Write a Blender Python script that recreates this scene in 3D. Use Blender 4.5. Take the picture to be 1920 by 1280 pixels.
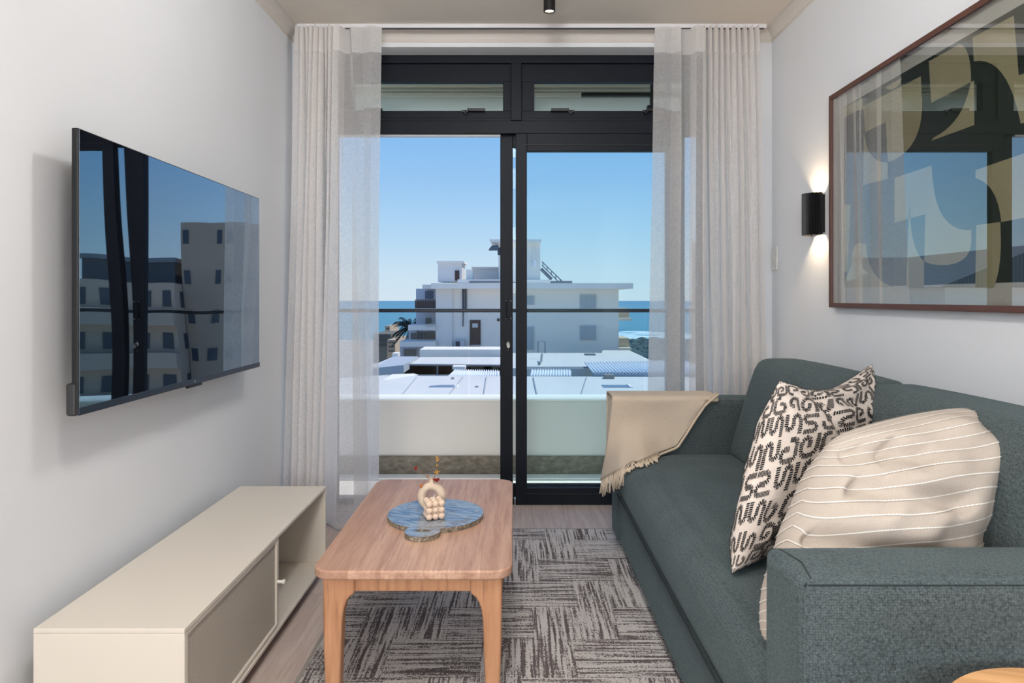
import bpy, bmesh, math, random
from mathutils import Vector, Matrix, noise
random.seed(7)
sc = bpy.context.scene
for o in list(bpy.data.objects): bpy.data.objects.remove(o)
COL = sc.collection
PI = math.pi

# ---------------------------------------------------------------- camera
CZ = 1.16                      # lens height above the floor
F = 1280.0                     # focal length in pixels of a 1920 wide frame (24 mm)
U0, V0 = 963.0, 558.0          # vanishing point
cd = bpy.data.cameras.new('camera'); cam = bpy.data.objects.new('camera', cd); COL.objects.link(cam)
cam.location = (0, 0, CZ); cam.rotation_euler = (PI/2, 0, 0)
cd.lens = 24; cd.sensor_width = 36; cd.shift_x = -(U0-960)/1920; cd.shift_y = -(640-V0)/1920
cd.clip_start = .05; cd.clip_end = 5000
sc.camera = cam
sc.view_settings.view_transform = 'Standard'; sc.view_settings.look = 'None'
sc.view_settings.gamma = 1; sc.view_settings.use_curve_mapping = False
sc.view_settings.exposure = 0.0
sc.cycles.use_denoising = True
sc.cycles.max_bounces = 12; sc.cycles.transparent_max_bounces = 24
sc.cycles.caustics_reflective = False; sc.cycles.caustics_refractive = False
sc.cycles.sample_clamp_indirect = 6

def s2l(c):
    c = c/255.0
    return c/12.92 if c <= .04045 else ((c+.055)/1.055)**2.4
def rgb(r, g, b, a=1): return (s2l(r), s2l(g), s2l(b), a)

# ---------------------------------------------------------------- sky
w = bpy.data.worlds.new('sky'); sc.world = w; w.use_nodes = True
nt = w.node_tree; nt.nodes.clear()
out = nt.nodes.new('ShaderNodeOutputWorld'); bg = nt.nodes.new('ShaderNodeBackground')
tc = nt.nodes.new('ShaderNodeTexCoord'); sp = nt.nodes.new('ShaderNodeSeparateXYZ'); cr = nt.nodes.new('ShaderNodeValToRGB')
nt.links.new(tc.outputs['Generated'], sp.inputs[0]); nt.links.new(sp.outputs['Z'], cr.inputs[0])
e = cr.color_ramp.elements
e[0].position = 0.0; e[0].color = rgb(210, 228, 240)
e[1].position = 1.0; e[1].color = rgb(70, 125, 200)
for p, c in ((.035, (202, 226, 243)), (.10, (176, 214, 244)), (.17, (152, 198, 242)), (.24, (134, 188, 240)), (.5, (92, 150, 222))):
    q = e.new(p); q.color = rgb(*c)
bg.inputs['Strength'].default_value = 1.0
nt.links.new(cr.outputs[0], bg.inputs[0]); nt.links.new(bg.outputs[0], out.inputs[0])

# ---------------------------------------------------------------- lights
def light(name, kind, loc, rot, power, color=(1, 1, 1), **kw):
    d = bpy.data.lights.new(name, kind); d.energy = power; d.color = color
    for k, v in kw.items(): setattr(d, k, v)
    o = bpy.data.objects.new(name, d); COL.objects.link(o); o.location = loc; o.rotation_euler = rot
    return o
def aim(o, d): o.rotation_euler = Vector(d).to_track_quat('-Z', 'Y').to_euler()
SUN_AZ, SUN_EL = math.radians(68), math.radians(58)
sd = Vector((math.sin(SUN_AZ)*math.cos(SUN_EL), math.cos(SUN_AZ)*math.cos(SUN_EL), math.sin(SUN_EL)))
sun = light('sun', 'SUN', (8, 12, 30), (0, 0, 0), 3.4, (1, .96, .9), angle=.009); aim(sun, -sd)
# added soft fill behind the camera, set at a made-up rear window
wl = light('added_rear_fill', 'AREA', (-.50, -3.60, 1.78), (0, 0, 0), 112, (.93, .97, 1), shape='RECTANGLE', size=1.2, size_y=1.1); aim(wl, (0, 1, -.05))
# ---------------------------------------------------------------- helpers
def at(u, v, d): return Vector(((u-U0)/F*d, d, CZ-(v-V0)/F*d))
def link(o, parent=None):
    COL.objects.link(o)
    if parent:
        o.parent = parent; o.matrix_parent_inverse = Matrix.Translation(-Vector(parent.location))
    return o
def tag(o, label=None, cat=None, group=None, kind=None):
    if label: o['label'] = label
    if cat: o['category'] = cat
    if group: o['group'] = group
    if kind: o['kind'] = kind
    return o
def thing(name, label, cat, loc=(0, 0, 0), group=None):
    o = bpy.data.objects.new(name, None); o.empty_display_size = .1; COL.objects.link(o); o.location = loc
    return tag(o, label, cat, group)

class MB:
    """collects shapes in world coordinates, then links them as one mesh object"""
    def __init__(s): s.bm = bmesh.new(); s.mi = 0
    def face(s, vs):
        try: f = s.bm.faces.new(vs)
        except ValueError: return None
        f.material_index = s.mi; return f
    def box(s, x0, x1, y0, y1, z0, z1):
        v = [s.bm.verts.new(p) for p in ((x0,y0,z0),(x1,y0,z0),(x1,y1,z0),(x0,y1,z0),(x0,y0,z1),(x1,y0,z1),(x1,y1,z1),(x0,y1,z1))]
        for q in ((3,2,1,0),(4,5,6,7),(0,1,5,4),(1,2,6,5),(2,3,7,6),(3,0,4,7)): s.face([v[i] for i in q])
        return s
    def hexa(s, pts):   # 4 bottom + 4 top
        v = [s.bm.verts.new(p) for p in pts]
        for q in ((3,2,1,0),(4,5,6,7),(0,1,5,4),(1,2,6,5),(2,3,7,6),(3,0,4,7)): s.face([v[i] for i in q])
        return s
    def prism(s, pts, vec):
        vec = Vector(vec); a = [s.bm.verts.new(p) for p in pts]; b = [s.bm.verts.new(Vector(p)+vec) for p in pts]
        s.face(a[::-1]); s.face(b); n = len(a)
        for i in range(n): s.face([a[i], a[(i+1)%n], b[(i+1)%n], b[i]])
        return s
    def poly(s, pts): s.face([s.bm.verts.new(p) for p in pts]); return s
    def tube(s, pts, r, n=8, cap=True):
        pts = [Vector(p) for p in pts]; rings = []
        for i, p in enumerate(pts):
            d = (pts[min(i+1, len(pts)-1)]-pts[max(i-1, 0)]).normalized()
            a = d.orthogonal().normalized() if not rings else (rings_a - d*rings_a.dot(d)).normalized()
            rings_a = a; b = d.cross(a); rr = r[i] if isinstance(r, (list, tuple)) else r
            rings.append([s.bm.verts.new(p+(a*math.cos(t*2*PI/n)+b*math.sin(t*2*PI/n))*rr) for t in range(n)])
        for i in range(len(rings)-1):
            for t in range(n): s.face([rings[i][t], rings[i][(t+1)%n], rings[i+1][(t+1)%n], rings[i+1][t]])
        if cap: s.face(rings[0][::-1]); s.face(rings[-1])
        return s
    def lathe(s, c, prof, n=32, axis='z'):
        rings = []
        for r, h in prof:
            ring = []
            for t in range(n):
                a = t*2*PI/n
                p = Vector((r*math.cos(a), r*math.sin(a), h))
                if axis == 'y': p = Vector((p.x, p.z, p.y))
                if axis == 'x': p = Vector((p.z, p.x, p.y))
                ring.append(s.bm.verts.new(Vector(c)+p))
            rings.append(ring)
        for i in range(len(rings)-1):
            for t in range(n): s.face([rings[i][t], rings[i][(t+1)%n], rings[i+1][(t+1)%n], rings[i+1][t]])
        s.face(rings[0][::-1]); s.face(rings[-1]); return s
    def grid(s, fn, nu, nv, closed=False):
        g = [[s.bm.verts.new(fn(i/nu, j/nv)) for j in range(nv+1)] for i in range(nu+(0 if closed else 1))]
        m = len(g)
        for i in range(nu):
            for j in range(nv): s.face([g[i][j], g[(i+1)%m][j], g[(i+1)%m][j+1], g[i][j+1]])
        return s
    def sphere(s, c, r, n=16, sc3=(1, 1, 1)):
        m = bmesh.ops.create_uvsphere(s.bm, u_segments=n, v_segments=max(6, n//2), radius=r)
        for v in m['verts']: v.co = Vector((v.co.x*sc3[0], v.co.y*sc3[1], v.co.z*sc3[2]))+Vector(c)
        for v in m['verts']:
            for f in v.link_faces: f.material_index = s.mi
        return s
    def build(s, name, mat, parent=None, smooth=False, bevel=0, seg=2, loc=None, auto=None, noweld=True):
        if not noweld: bmesh.ops.remove_doubles(s.bm, verts=s.bm.verts, dist=1e-6)
        bmesh.ops.recalc_face_normals(s.bm, faces=s.bm.faces)
        me = bpy.data.meshes.new(name); 
        if loc is None:
            loc = Vector((0,0,0))
            if s.bm.verts and not parent:
                xs = [v.co for v in s.bm.verts]
                loc = Vector(((min(p.x for p in xs)+max(p.x for p in xs))/2, (min(p.y for p in xs)+max(p.y for p in xs))/2, min(p.z for p in xs)))
        loc = Vector(loc)
        for v in s.bm.verts: v.co -= loc
        s.bm.to_mesh(me); s.bm.free()
        for m in (mat if isinstance(mat, (list, tuple)) else [mat]): me.materials.append(m)
        o = bpy.data.objects.new(name, me); link(o, parent); o.location = loc
        if smooth:
            for p in me.polygons: p.use_smooth = True
            if auto:
                me.set_sharp_from_angle(angle=math.radians(auto))
        if bevel:
            b = o.modifiers.new('bevel', 'BEVEL'); b.width = bevel; b.segments = seg; b.limit_method = 'ANGLE'; b.angle_limit = math.radians(40)
            for p in me.polygons: p.use_smooth = True
            wn = o.modifiers.new('wn', 'WEIGHTED_NORMAL'); wn.keep_sharp = True
        return o
def bx(name, mat, dims, parent=None, bevel=0, **k): return MB().box(*dims).build(name, mat, parent, bevel=bevel, **k)
def struct(o): o['kind'] = 'structure'; return o

# ---------------------------------------------------------------- materials
def mat(name, color=(.5, .5, .5, 1), rough=.6, metal=0, spec=.5, **kw):
    m = bpy.data.materials.new(name); m.use_nodes = True; b = m.node_tree.nodes['Principled BSDF']
    b.inputs['Base Color'].default_value = color; b.inputs['Roughness'].default_value = rough
    b.inputs['Metallic'].default_value = metal; b.inputs['Specular IOR Level'].default_value = spec
    for k, v in kw.items(): b.inputs[k].default_value = v
    return m
class N:
    def __init__(s, m): s.t = m.node_tree; s.b = s.t.nodes['Principled BSDF']; s.out = s.t.nodes['Material Output']
    def n(s, ty, inp=None, **kw):
        x = s.t.nodes.new(ty)
        for k, v in kw.items(): setattr(x, k, v)
        for k, v in (inp or {}).items():
            if hasattr(v, 'links') or isinstance(v, bpy.types.NodeSocket): s.t.links.new(v, x.inputs[k])
            else: x.inputs[k].default_value = v
        return x
    def l(s, a, b): s.t.links.new(a, b)
    def obj(s, scale=(1, 1, 1), rot=(0, 0, 0)):
        c = s.n('ShaderNodeTexCoord'); return s.n('ShaderNodeMapping', {'Vector': c.outputs['Object'], 'Scale': scale, 'Rotation': rot}).outputs[0]
    def noise(s, vec, scale, detail=3, rough=.5): return s.n('ShaderNodeTexNoise', {'Vector': vec, 'Scale': scale, 'Detail': detail, 'Roughness': rough}).outputs[0]
    def ramp(s, fac, stops):
        r = s.n('ShaderNodeValToRGB', {0: fac}); e = r.color_ramp.elements
        while len(e) > 1: e.remove(e[-1])
        e[0].position = stops[0][0]; e[0].color = stops[0][1]
        for p, c in stops[1:]:
            q = e.new(p); q.color = c
        return r.outputs[0]
    def math(s, op, a, b=0.0, clamp=False): return s.n('ShaderNodeMath', {0: a, 1: b}, operation=op, use_clamp=clamp).outputs[0]
    def mix(s, f, a, b): 
        x = s.n('ShaderNodeMix', data_type='RGBA'); 
        for i, v in ((0, f), (6, a), (7, b)):
            if isinstance(v, bpy.types.NodeSocket): s.l(v, x.inputs[i])
            else: x.inputs[i].default_value = v
        return x.outputs[2]
    def bump(s, h, strength=.3, dist=.002):
        s.l(s.n('ShaderNodeBump', {'Height': h, 'Strength': strength, 'Distance': dist}).outputs[0], s.b.inputs['Normal'])
    def color(s, c): s.l(c, s.b.inputs['Base Color'])

def plaster(name, c, amt=.03):
    m = mat(name, c, .9, spec=.2); n = N(m); v = n.obj()
    f = n.noise(v, 2.2, 2); k = tuple(min(1, x*(1+amt)) for x in c[:3])+(1,); d = tuple(x*(1-amt) for x in c[:3])+(1,)
    n.color(n.mix(f, d, k)); n.bump(n.noise(v, 90, 3), .08, .001); return m
WALL = plaster('wall_paint', rgb(225, 227, 230))
CEIL = plaster('ceiling_paint', rgb(224, 216, 204))
TRIM = plaster('cornice_paint', rgb(212, 206, 198), .01)
OUTW = plaster('balcony_render', rgb(226, 220, 212))
ALU = mat('dark_aluminium', rgb(17, 22, 31), .5, .0, .18)
RUBBER = mat('black_rubber', rgb(14, 15, 18), .6)
BLACK = mat('black_metal', rgb(20, 20, 22), .42, .2)
CHROME = mat('chrome', rgb(150, 148, 144), .45, .8)
WHITEP = mat('white_plastic', rgb(222, 220, 215), .45)
RAIL = mat('white_aluminium', rgb(222, 220, 222), .4)

def planks(name, cols, pw, ph, rot, scale_grain=1.0, rough=.45, bumpy=.1, gap=.0015):
    m = mat(name, cols[0], rough, spec=.35); n = N(m)
    v = n.obj(rot=(0, 0, rot))
    br = n.n('ShaderNodeTexBrick', {'Vector': v, 'Scale': 1.0, 'Mortar Size': gap, 'Brick Width': pw, 'Row Height': ph, 'Color1': (0, 0, 0, 1), 'Color2': (1, 1, 1, 1), 'Mortar': (.5, .5, .5, 1)}, offset=.37)
    off = n.n('ShaderNodeVectorMath', {0: br.outputs[0], 1: (7.3, 3.1, 5.7)}, operation='MULTIPLY').outputs[0]
    vv = n.n('ShaderNodeVectorMath', {0: v, 1: off}, operation='ADD').outputs[0]
    st = n.n('ShaderNodeMapping', {'Vector': vv, 'Scale': (1.6, 16, 16)}).outputs[0]
    g = n.noise(st, 2.2*scale_grain, 6, .62)
    st2 = n.n('ShaderNodeMapping', {'Vector': vv, 'Scale': (3, 90, 90)}).outputs[0]
    g2 = n.noise(st2, 2.0, 3)
    base = n.mix(br.outputs[0], cols[0], cols[1])
    c = n.mix(n.ramp(g, [(.38, (0, 0, 0, 1)), (.68, (1, 1, 1, 1))]), base, cols[2])
    c = n.mix(n.math('MULTIPLY', n.math('GREATER_THAN', g2, .58), .25), c, cols[3])
    c = n.mix(n.math('MULTIPLY', br.outputs['Fac'], .55), c, cols[3])
    n.color(c); n.bump(n.math('ADD', g2, n.math('MULTIPLY', br.outputs['Fac'], -2)), bumpy, .001); return m
FLOOR = planks('floor_oak', [rgb(188, 172, 162), rgb(200, 184, 174), rgb(174, 156, 146), rgb(142, 124, 114)], 1.3, .19, PI/2, rough=.5)
TABLEW = planks('table_oak', [rgb(178, 138, 116), rgb(210, 172, 148), rgb(170, 130, 108), rgb(138, 100, 80)], 3.0, .09, PI/2, rough=.42, gap=.0004)
LEGW = planks('leg_oak', [rgb(196, 146, 104), rgb(206, 160, 120), rgb(176, 126, 86), rgb(150, 104, 70)], 3, 3, PI/2, rough=.45)
def legw():
    m = mat('leg_oak_grain', rgb(200, 150, 108), .45, spec=.35); n = N(m); v = n.obj(scale=(26, 26, 2.4))
    g = n.noise(v, 2.2, 5, .6); n.color(n.ramp(g, [(.3, rgb(196, 146, 110)), (.55, rgb(182, 132, 98)), (.72, rgb(154, 108, 78))])); n.bump(g, .08, .001); return m
LEGW = legw()
STOOLW = planks('stool_oak', [rgb(214, 164, 112), rgb(222, 174, 124), rgb(198, 146, 96), rgb(168, 116, 74)], 3, .2, .3, rough=.45, gap=.0)
CABM = mat('cream_powder_coat', rgb(218, 209, 196), .42, spec=.4)
def perforated():
    m = mat('perforated_cream_steel', rgb(208, 198, 184), .5); n = N(m)
    c = n.n('ShaderNodeTexCoord').outputs['Object']; s = n.n('ShaderNodeSeparateXYZ', {0: c})
    P = .0072
    row = n.math('DIVIDE', s.outputs['Z'], P*.866); ri = n.math('FLOOR', row)
    sh = n.math('MULTIPLY', n.math('MODULO', ri, 2.0), .5)
    yy = n.math('SUBTRACT', n.math('FRACT', n.math('ADD', n.math('DIVIDE', s.outputs['Y'], P), sh)), .5)
    zz = n.math('MULTIPLY', n.math('SUBTRACT', n.math('FRACT', row), .5), .866)
    r2 = n.math('ADD', n.math('MULTIPLY', yy, yy), n.math('MULTIPLY', zz, zz))
    hole = n.math('LESS_THAN', r2, .34**2)
    tr = n.n('ShaderNodeBsdfTransparent'); mx = n.n('ShaderNodeMixShader', {0: hole, 1: n.b.outputs[0], 2: tr.outputs[0]})
    n.l(mx.outputs[0], n.out.inputs[0]); return m
PERF = perforated()

def fabric(name, c1, c2, scale=260, rough=.95, bump=.6, sheen=.15, ratio=1.0):
    m = mat(name, c1, rough, spec=.15); n = N(m); v = n.obj()
    b = n.n('ShaderNodeTexVoronoi', {'Vector': n.n('ShaderNodeMapping', {'Vector': v, 'Scale': (1, ratio, 1)}).outputs[0], 'Scale': scale, 'Randomness': .55})
    f = n.noise(v, scale*.9, 2); big = n.noise(v, 6, 2)
    h = n.math('ADD', n.math('MULTIPLY', b.outputs['Distance'], -1), n.math('MULTIPLY', f, .4))
    fac = n.math('ADD', n.math('MULTIPLY', b.outputs['Distance'], .9), n.math('MULTIPLY', n.math('SUBTRACT', f, .5), 1.2))
    n.color(n.mix(n.math('ADD', fac, n.math('MULTIPLY', n.math('SUBTRACT', big, .5), .3), clamp=True), c1, c2)); n.bump(h, bump, .0025)
    n.b.inputs['Sheen Weight'].default_value = sheen; n.b.inputs['Sheen Tint'].default_value = rgb(165, 188, 190); return m
SOFA = fabric('teal_grey_weave', rgb(92, 102, 104), rgb(45, 51, 53), 230, sheen=.2)
SEAM = mat('dark_seam', rgb(34, 42, 45), .9)
THROW = fabric('beige_wool', rgb(204, 188, 170), rgb(186, 170, 152), 420, bump=.25, sheen=.2)
THROW.node_tree.nodes['Principled BSDF'].inputs['Sheen Tint'].default_value = rgb(240, 225, 205)
FRINGE = mat('fringe_wool', rgb(208, 190, 168), .95)
LINEN = fabric('natural_linen', rgb(200, 188, 177), rgb(180, 167, 155), 600, bump=.2, sheen=.05)
COTTON = fabric('off_white_cotton', rgb(226, 214, 204), rgb(212, 198, 188), 500, bump=.15, sheen=.05)
STITCHK = mat('black_thread', rgb(30, 26, 28), .9); STITCHW = mat('white_thread', rgb(244, 240, 234), .9)

def rugmat():
    m = mat('patchwork_rug', rgb(150, 140, 135), 1, spec=.05); n = N(m); v = n.obj()
    s = n.n('ShaderNodeSeparateXYZ', {0: v})
    # patches about 30 x 24 cm alternating in direction, rows offset
    ry = n.math('DIVIDE', s.outputs['Y'], .235); iy = n.math('FLOOR', ry)
    rx = n.math('ADD', n.math('DIVIDE', s.outputs['X'], .30), n.math('MULTIPLY', iy, .43)); ix = n.math('FLOOR', rx)
    cell = n.n('ShaderNodeCombineXYZ', {0: ix, 1: iy, 2: 0.0}).outputs[0]
    wn = n.n('ShaderNodeTexWhiteNoise', {0: cell}).outputs[0]
    par = n.math('MODULO', n.math('ABSOLUTE', n.math('ADD', ix, iy)), 2.0)
    sel = n.math('GREATER_THAN', n.math('ADD', n.math('MULTIPLY', par, .7), n.math('MULTIPLY', wn, .6)), .62)
    va = n.noise(n.n('ShaderNodeMapping', {'Vector': v, 'Scale': (1, .04, 1)}).outputs[0], 105, 2, .6)
    vb = n.noise(n.n('ShaderNodeMapping', {'Vector': v, 'Scale': (.04, 1, 1)}).outputs[0], 110, 2, .6)
    selm = n.math('ADD', .14, n.math('MULTIPLY', sel, .72)); st = n.n('ShaderNodeMix', {0: selm, 2: va, 3: vb}, data_type='FLOAT').outputs[0]
    fine = n.noise(v, 230, 2, .6); mid = n.noise(v, 5, 2)
    th = n.math('ADD', n.math('MULTIPLY', n.math('SUBTRACT', wn, .5), .05), n.math('MULTIPLY', n.math('SUBTRACT', mid, .5), .12))
    x = n.math('ADD', n.math('ADD', n.math('MULTIPLY', n.math('SUBTRACT', st, .5), 1.5), n.math('MULTIPLY', n.math('SUBTRACT', fine, .5), .85)), th)
    k = n.ramp(n.math('ADD', x, .5), [(.43, (0, 0, 0, 1)), (.50, (1, 1, 1, 1))])
    dk = n.mix(mid, rgb(88, 82, 82), rgb(112, 102, 101))
    n.color(n.mix(k, dk, rgb(200, 194, 190))); n.bump(n.math('ADD', k, n.math('MULTIPLY', fine, .5)), .5, .004); return m
RUG = rugmat()
RUGEDGE = mat('rug_binding', rgb(150, 142, 136), .95)

def glassm(name, tint, ior=1.5, rough=0.0, gain=1.0):
    m = bpy.data.materials.new(name); m.use_nodes = True; t = m.node_tree; t.nodes.clear()
    o = t.nodes.new('ShaderNodeOutputMaterial'); fr = t.nodes.new('ShaderNodeFresnel'); fr.inputs[0].default_value = ior
    a = t.nodes.new('ShaderNodeBsdfTransparent'); a.inputs[0].default_value = tint
    g = t.nodes.new('ShaderNodeBsdfGlossy'); g.inputs['Roughness'].default_value = rough
    mu = t.nodes.new('ShaderNodeMath'); mu.operation = 'MULTIPLY'; mu.inputs[1].default_value = gain
    ge = t.nodes.new('ShaderNodeNewGeometry'); bf = t.nodes.new('ShaderNodeMath'); bf.operation = 'MULTIPLY_ADD'; bf.inputs[1].default_value = -gain; bf.inputs[2].default_value = gain
    t.links.new(ge.outputs['Backfacing'], bf.inputs[0]); t.links.new(bf.outputs[0], mu.inputs[1]); mu.use_clamp = True
    x = t.nodes.new('ShaderNodeMixShader'); t.links.new(fr.outputs[0], mu.inputs[0]); t.links.new(mu.outputs[0], x.inputs[0])
    t.links.new(a.outputs[0], x.inputs[1]); t.links.new(g.outputs[0], x.inputs[2]); t.links.new(x.outputs[0], o.inputs[0]); return m
GLASS = glassm('tinted_door_glass', (.93, .98, .985, 1), 1.4, gain=.45)
GLASS2 = glassm('clear_door_glass', (.95, .985, .99, 1), 1.35, gain=.45)
RAILGL = glassm('balustrade_glass', (.95, .97, .98, 1), 1.3)
PICGL = glassm('picture_glass', (.97, .98, .97, 1), 1.8, gain=3.6)
def screenm():
    m = bpy.data.materials.new('glossy_screen'); m.use_nodes = True; t = m.node_tree; t.nodes.clear()
    o = t.nodes.new('ShaderNodeOutputMaterial'); fr = t.nodes.new('ShaderNodeFresnel'); fr.inputs[0].default_value = 2.3
    a = t.nodes.new('ShaderNodeBsdfDiffuse'); a.inputs[0].default_value = rgb(16, 17, 22)
    g = t.nodes.new('ShaderNodeBsdfGlossy'); g.inputs['Roughness'].default_value = .015; g.inputs[0].default_value = (.72, .86, 1, 1)
    mu = t.nodes.new('ShaderNodeMath'); mu.operation = 'MULTIPLY'; mu.inputs[1].default_value = 2.0
    c = t.nodes.new('ShaderNodeTexCoord'); mp = t.nodes.new('ShaderNodeMapping'); mp.inputs['Scale'].default_value = (1, 1.6, .9)
    nz = t.nodes.new('ShaderNodeTexNoise'); nz.inputs['Scale'].default_value = 1.5; nz.inputs['Detail'].default_value = 0
    b = t.nodes.new('ShaderNodeBump'); b.inputs['Strength'].default_value = .5; b.inputs['Distance'].default_value = .012
    t.links.new(c.outputs['Object'], mp.inputs[0]); t.links.new(mp.outputs[0], nz.inputs[0]); t.links.new(nz.outputs[0], b.inputs['Height'])
    t.links.new(b.outputs[0], g.inputs['Normal'])
    x = t.nodes.new('ShaderNodeMixShader'); t.links.new(fr.outputs[0], mu.inputs[0]); t.links.new(mu.outputs[0], x.inputs[0])
    t.links.new(a.outputs[0], x.inputs[1]); t.links.new(g.outputs[0], x.inputs[2]); t.links.new(x.outputs[0], o.inputs[0]); return m
SCREEN = screenm()
def sheer():
    m = bpy.data.materials.new('sheer_linen'); m.use_nodes = True; t = m.node_tree; n = N(m); t.nodes.remove(n.b)
    v = n.obj()
    a = n.noise(n.n('ShaderNodeMapping', {'Vector': v, 'Scale': (1, 1, .08)}).outputs[0], 620, 2)
    b = n.noise(n.n('ShaderNodeMapping', {'Vector': v, 'Scale': (.08, .08, 1)}).outputs[0], 620, 2)
    wv = n.math('ADD', a, b)                                   # mean 1
    ge = n.n('ShaderNodeNewGeometry')
    dot = n.n('ShaderNodeVectorMath', {0: ge.outputs['Incoming'], 1: ge.outputs['Normal']}, operation='DOT_PRODUCT').outputs['Value']
    cs = n.math('MAXIMUM', n.math('ABSOLUTE', dot), .06)
    op = n.math('ADD', .22, n.math('MULTIPLY', wv, .34))
    # thicker cloth in the header tape
    z = n.n('ShaderNodeSeparateXYZ', {0: v}).outputs['Z']
    op = n.math('ADD', op, n.math('MULTIPLY', n.math('GREATER_THAN', z, 2.44), .35))
    tr = n.math('POWER', n.math('SUBTRACT', 1.0, n.math('MINIMUM', op, .97)), n.math('DIVIDE', 1.0, cs))
    T = n.n('ShaderNodeBsdfTransparent'); D = n.n('ShaderNodeBsdfDiffuse', {0: rgb(250, 246, 242)}); L = n.n('ShaderNodeBsdfTranslucent', {0: rgb(252, 250, 250)})
    s = n.n('ShaderNodeMixShader', {0: .55, 1: D.outputs[0], 2: L.outputs[0]})
    x = n.n('ShaderNodeMixShader', {0: tr, 1: s.outputs[0], 2: T.outputs[0]}); n.l(x.outputs[0], n.out.inputs[0]); return m
SHEER = sheer()

# ================================================================ ROOM
XL, XR, YW, YG, ZC, YB = -1.20, 1.40, 3.70, 3.82, 2.60, -3.7
struct(bx('floor', FLOOR, (XL-.1, XR+.1, YB-.1, YG+.12, -.12, 0)))
struct(bx('ceiling', CEIL, (XL-.1, XR+.1, YB-.1, YW+.25, ZC, ZC+.15)))
struct(bx('wall_left', WALL, (XL-.15, XL, YB-.15, YW+.25, 0, ZC)))
struct(bx('wall_right', WALL, (XR, XR+.15, YB-.15, YW+.25, 0, ZC)))
OX0, OX1, OZ = -1.07, 1.10, 2.518       # door opening
wb = MB(); wb.box(XL, OX0, YW, YW+.25, 0, ZC); wb.box(OX1, XR, YW, YW+.25, 0, ZC); wb.box(OX0, OX1, YW, YW+.25, OZ, ZC)
struct(wb.build('wall_back', WALL))
wf = MB(); wf.box(XL, -1.12, YB-.15, YB, 0, ZC); wf.box(.12, XR, YB-.15, YB, 0, ZC); wf.box(-1.12, .12, YB-.15, YB, 0, 1.18); wf.box(-1.12, .12, YB-.15, YB, 2.3, ZC)
struct(wf.build('wall_front', WALL))
wn_ = MB(); 
for a in ((-1.12, -1.06), (-.53, -.47), (.06, .12)): wn_.box(a[0], a[1], YB-.1, YB-.04, 1.18, 2.3)
wn_.box(-1.12, .12, YB-.1, YB-.04, 1.18, 1.24); wn_.box(-1.12, .12, YB-.1, YB-.04, 2.24, 2.3)
struct(wn_.build('added_rear_window', ALU))  # unseen window frame, added around the rear fill light
# coved cornice round the room
def cove(name, a, b, inward, h=.055):
    a, b, i = Vector(a), Vector(b), Vector(inward)
    pr = []
    for k in range(7):
        t = k/6*PI/2; pr.append((h*(1-math.sin(t)), h*(1-math.cos(t))))
    pts = [a+i*p+Vector((0, 0, -q)) for p, q in [(0, 0)]+[(h*(1-math.sin(k/6*PI/2)), h*(1-math.cos(k/6*PI/2))) for k in range(7)]]
    pts += [a+Vector((0, 0, -h-.006)), a+i*.0]
    pts = [a+Vector((0, 0, 0)), a+i*h, ] + [a+i*(h*(1-math.sin(k/6*PI/2)))+Vector((0, 0, -h*(1-math.cos(k/6*PI/2)))) for k in range(1, 6)] + [a+i*.004+Vector((0, 0, -h)), a+Vector((0, 0, -h-.004))]
    return struct(MB().prism(pts, b-a).build(name, TRIM))
cove('trim_1', (XL, YB, ZC), (XL, YW, ZC), (1, 0, 0))
cove('trim_2', (XR, YB, ZC), (XR, YW, ZC), (-1, 0, 0))
cove('trim_3', (XL, YW, ZC), (XR, YW, ZC), (0, -1, 0))

# ---------------------------------------------------------------- sliding balcony door
def X(u, d=YG): return (u-U0)/F*d
def Z(v, d=YG): return CZ-(v-V0)/F*d
door = struct(thing('door_1', None, None, (0, YG, 0)))
f = MB()
f.box(OX0, OX1, YG, YG+.10, Z(118), OZ)                          # head
f.box(OX0, OX0+.07, YG, YG+.10, .0, OZ); f.box(OX1-.055, OX1, YG, YG+.10, 0, OZ)
f.box(OX0+.07, OX1-.055, YG, YG+.10, Z(250), Z(226))                     # transom bar
f.box(X(958), X(978), YG-.006, YG+.10, Z(226), Z(118))
f.box(OX0+.07, X(964), YG+.004, YG+.10, -.0, .03); 
f.build('frame', ALU, door, bevel=.003)
bx('head_track', RAIL, (OX0+.07, X(938), YG+.03, YG+.06, Z(253), Z(249.5)), door)
bx('floor_track', RAIL, (OX0+.07, X(960), YG+.03, YG+.07, .03, .036), door)
for (u0, u1, g0, g1, n) in ((None, 958, None, 943, 1), (978, None, 1002, None, 2)):
    x0 = OX0+.07 if u0 is None else X(u0); x1 = OX1-.055 if u1 is None else X(u1)
    gx0 = x0+.1 if g0 is None else X(g0); gx1 = x1-.1 if g1 is None else X(g1)
    s = MB(); s.box(x0, x1, YG+.018, YG+.07, Z(151), Z(118)); s.box(x0, x1, YG+.018, YG+.07, Z(226), Z(206))
    s.box(x0, gx0, YG+.018, YG+.07, Z(206), Z(151)); s.box(gx1, x1, YG+.018, YG+.07, Z(206), Z(151))
    # stepped inner bead
    b = .028
    s.box(x0+.0, x1, YG+.008, YG+.018, Z(226), Z(226)+.018)
    sash = s.build('transom_sash', ALU, door, bevel=.002)
    bx('pane', GLASS2, (gx0, gx1, YG+.04, YG+.046, Z(206), Z(151)), sash)
    for uu, dr in (((893, 1), (700, 1)) if n == 1 else ((1050, -1), (1232, 1))):
        h = MB(); c = X(uu); h.box(c-.05*1, c+.05, YG-.012, YG+.018, Z(209), Z(203.5))
        h.box(c-dr*.08, c-dr*.045, YG-.004, YG+.014, Z(211), Z(206)); h.box(c-dr*.066, c-dr*.056, YG-.004, YG+.014, Z(214), Z(206))
        h.build('window_stay', BLACK, sash, bevel=.002)
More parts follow.
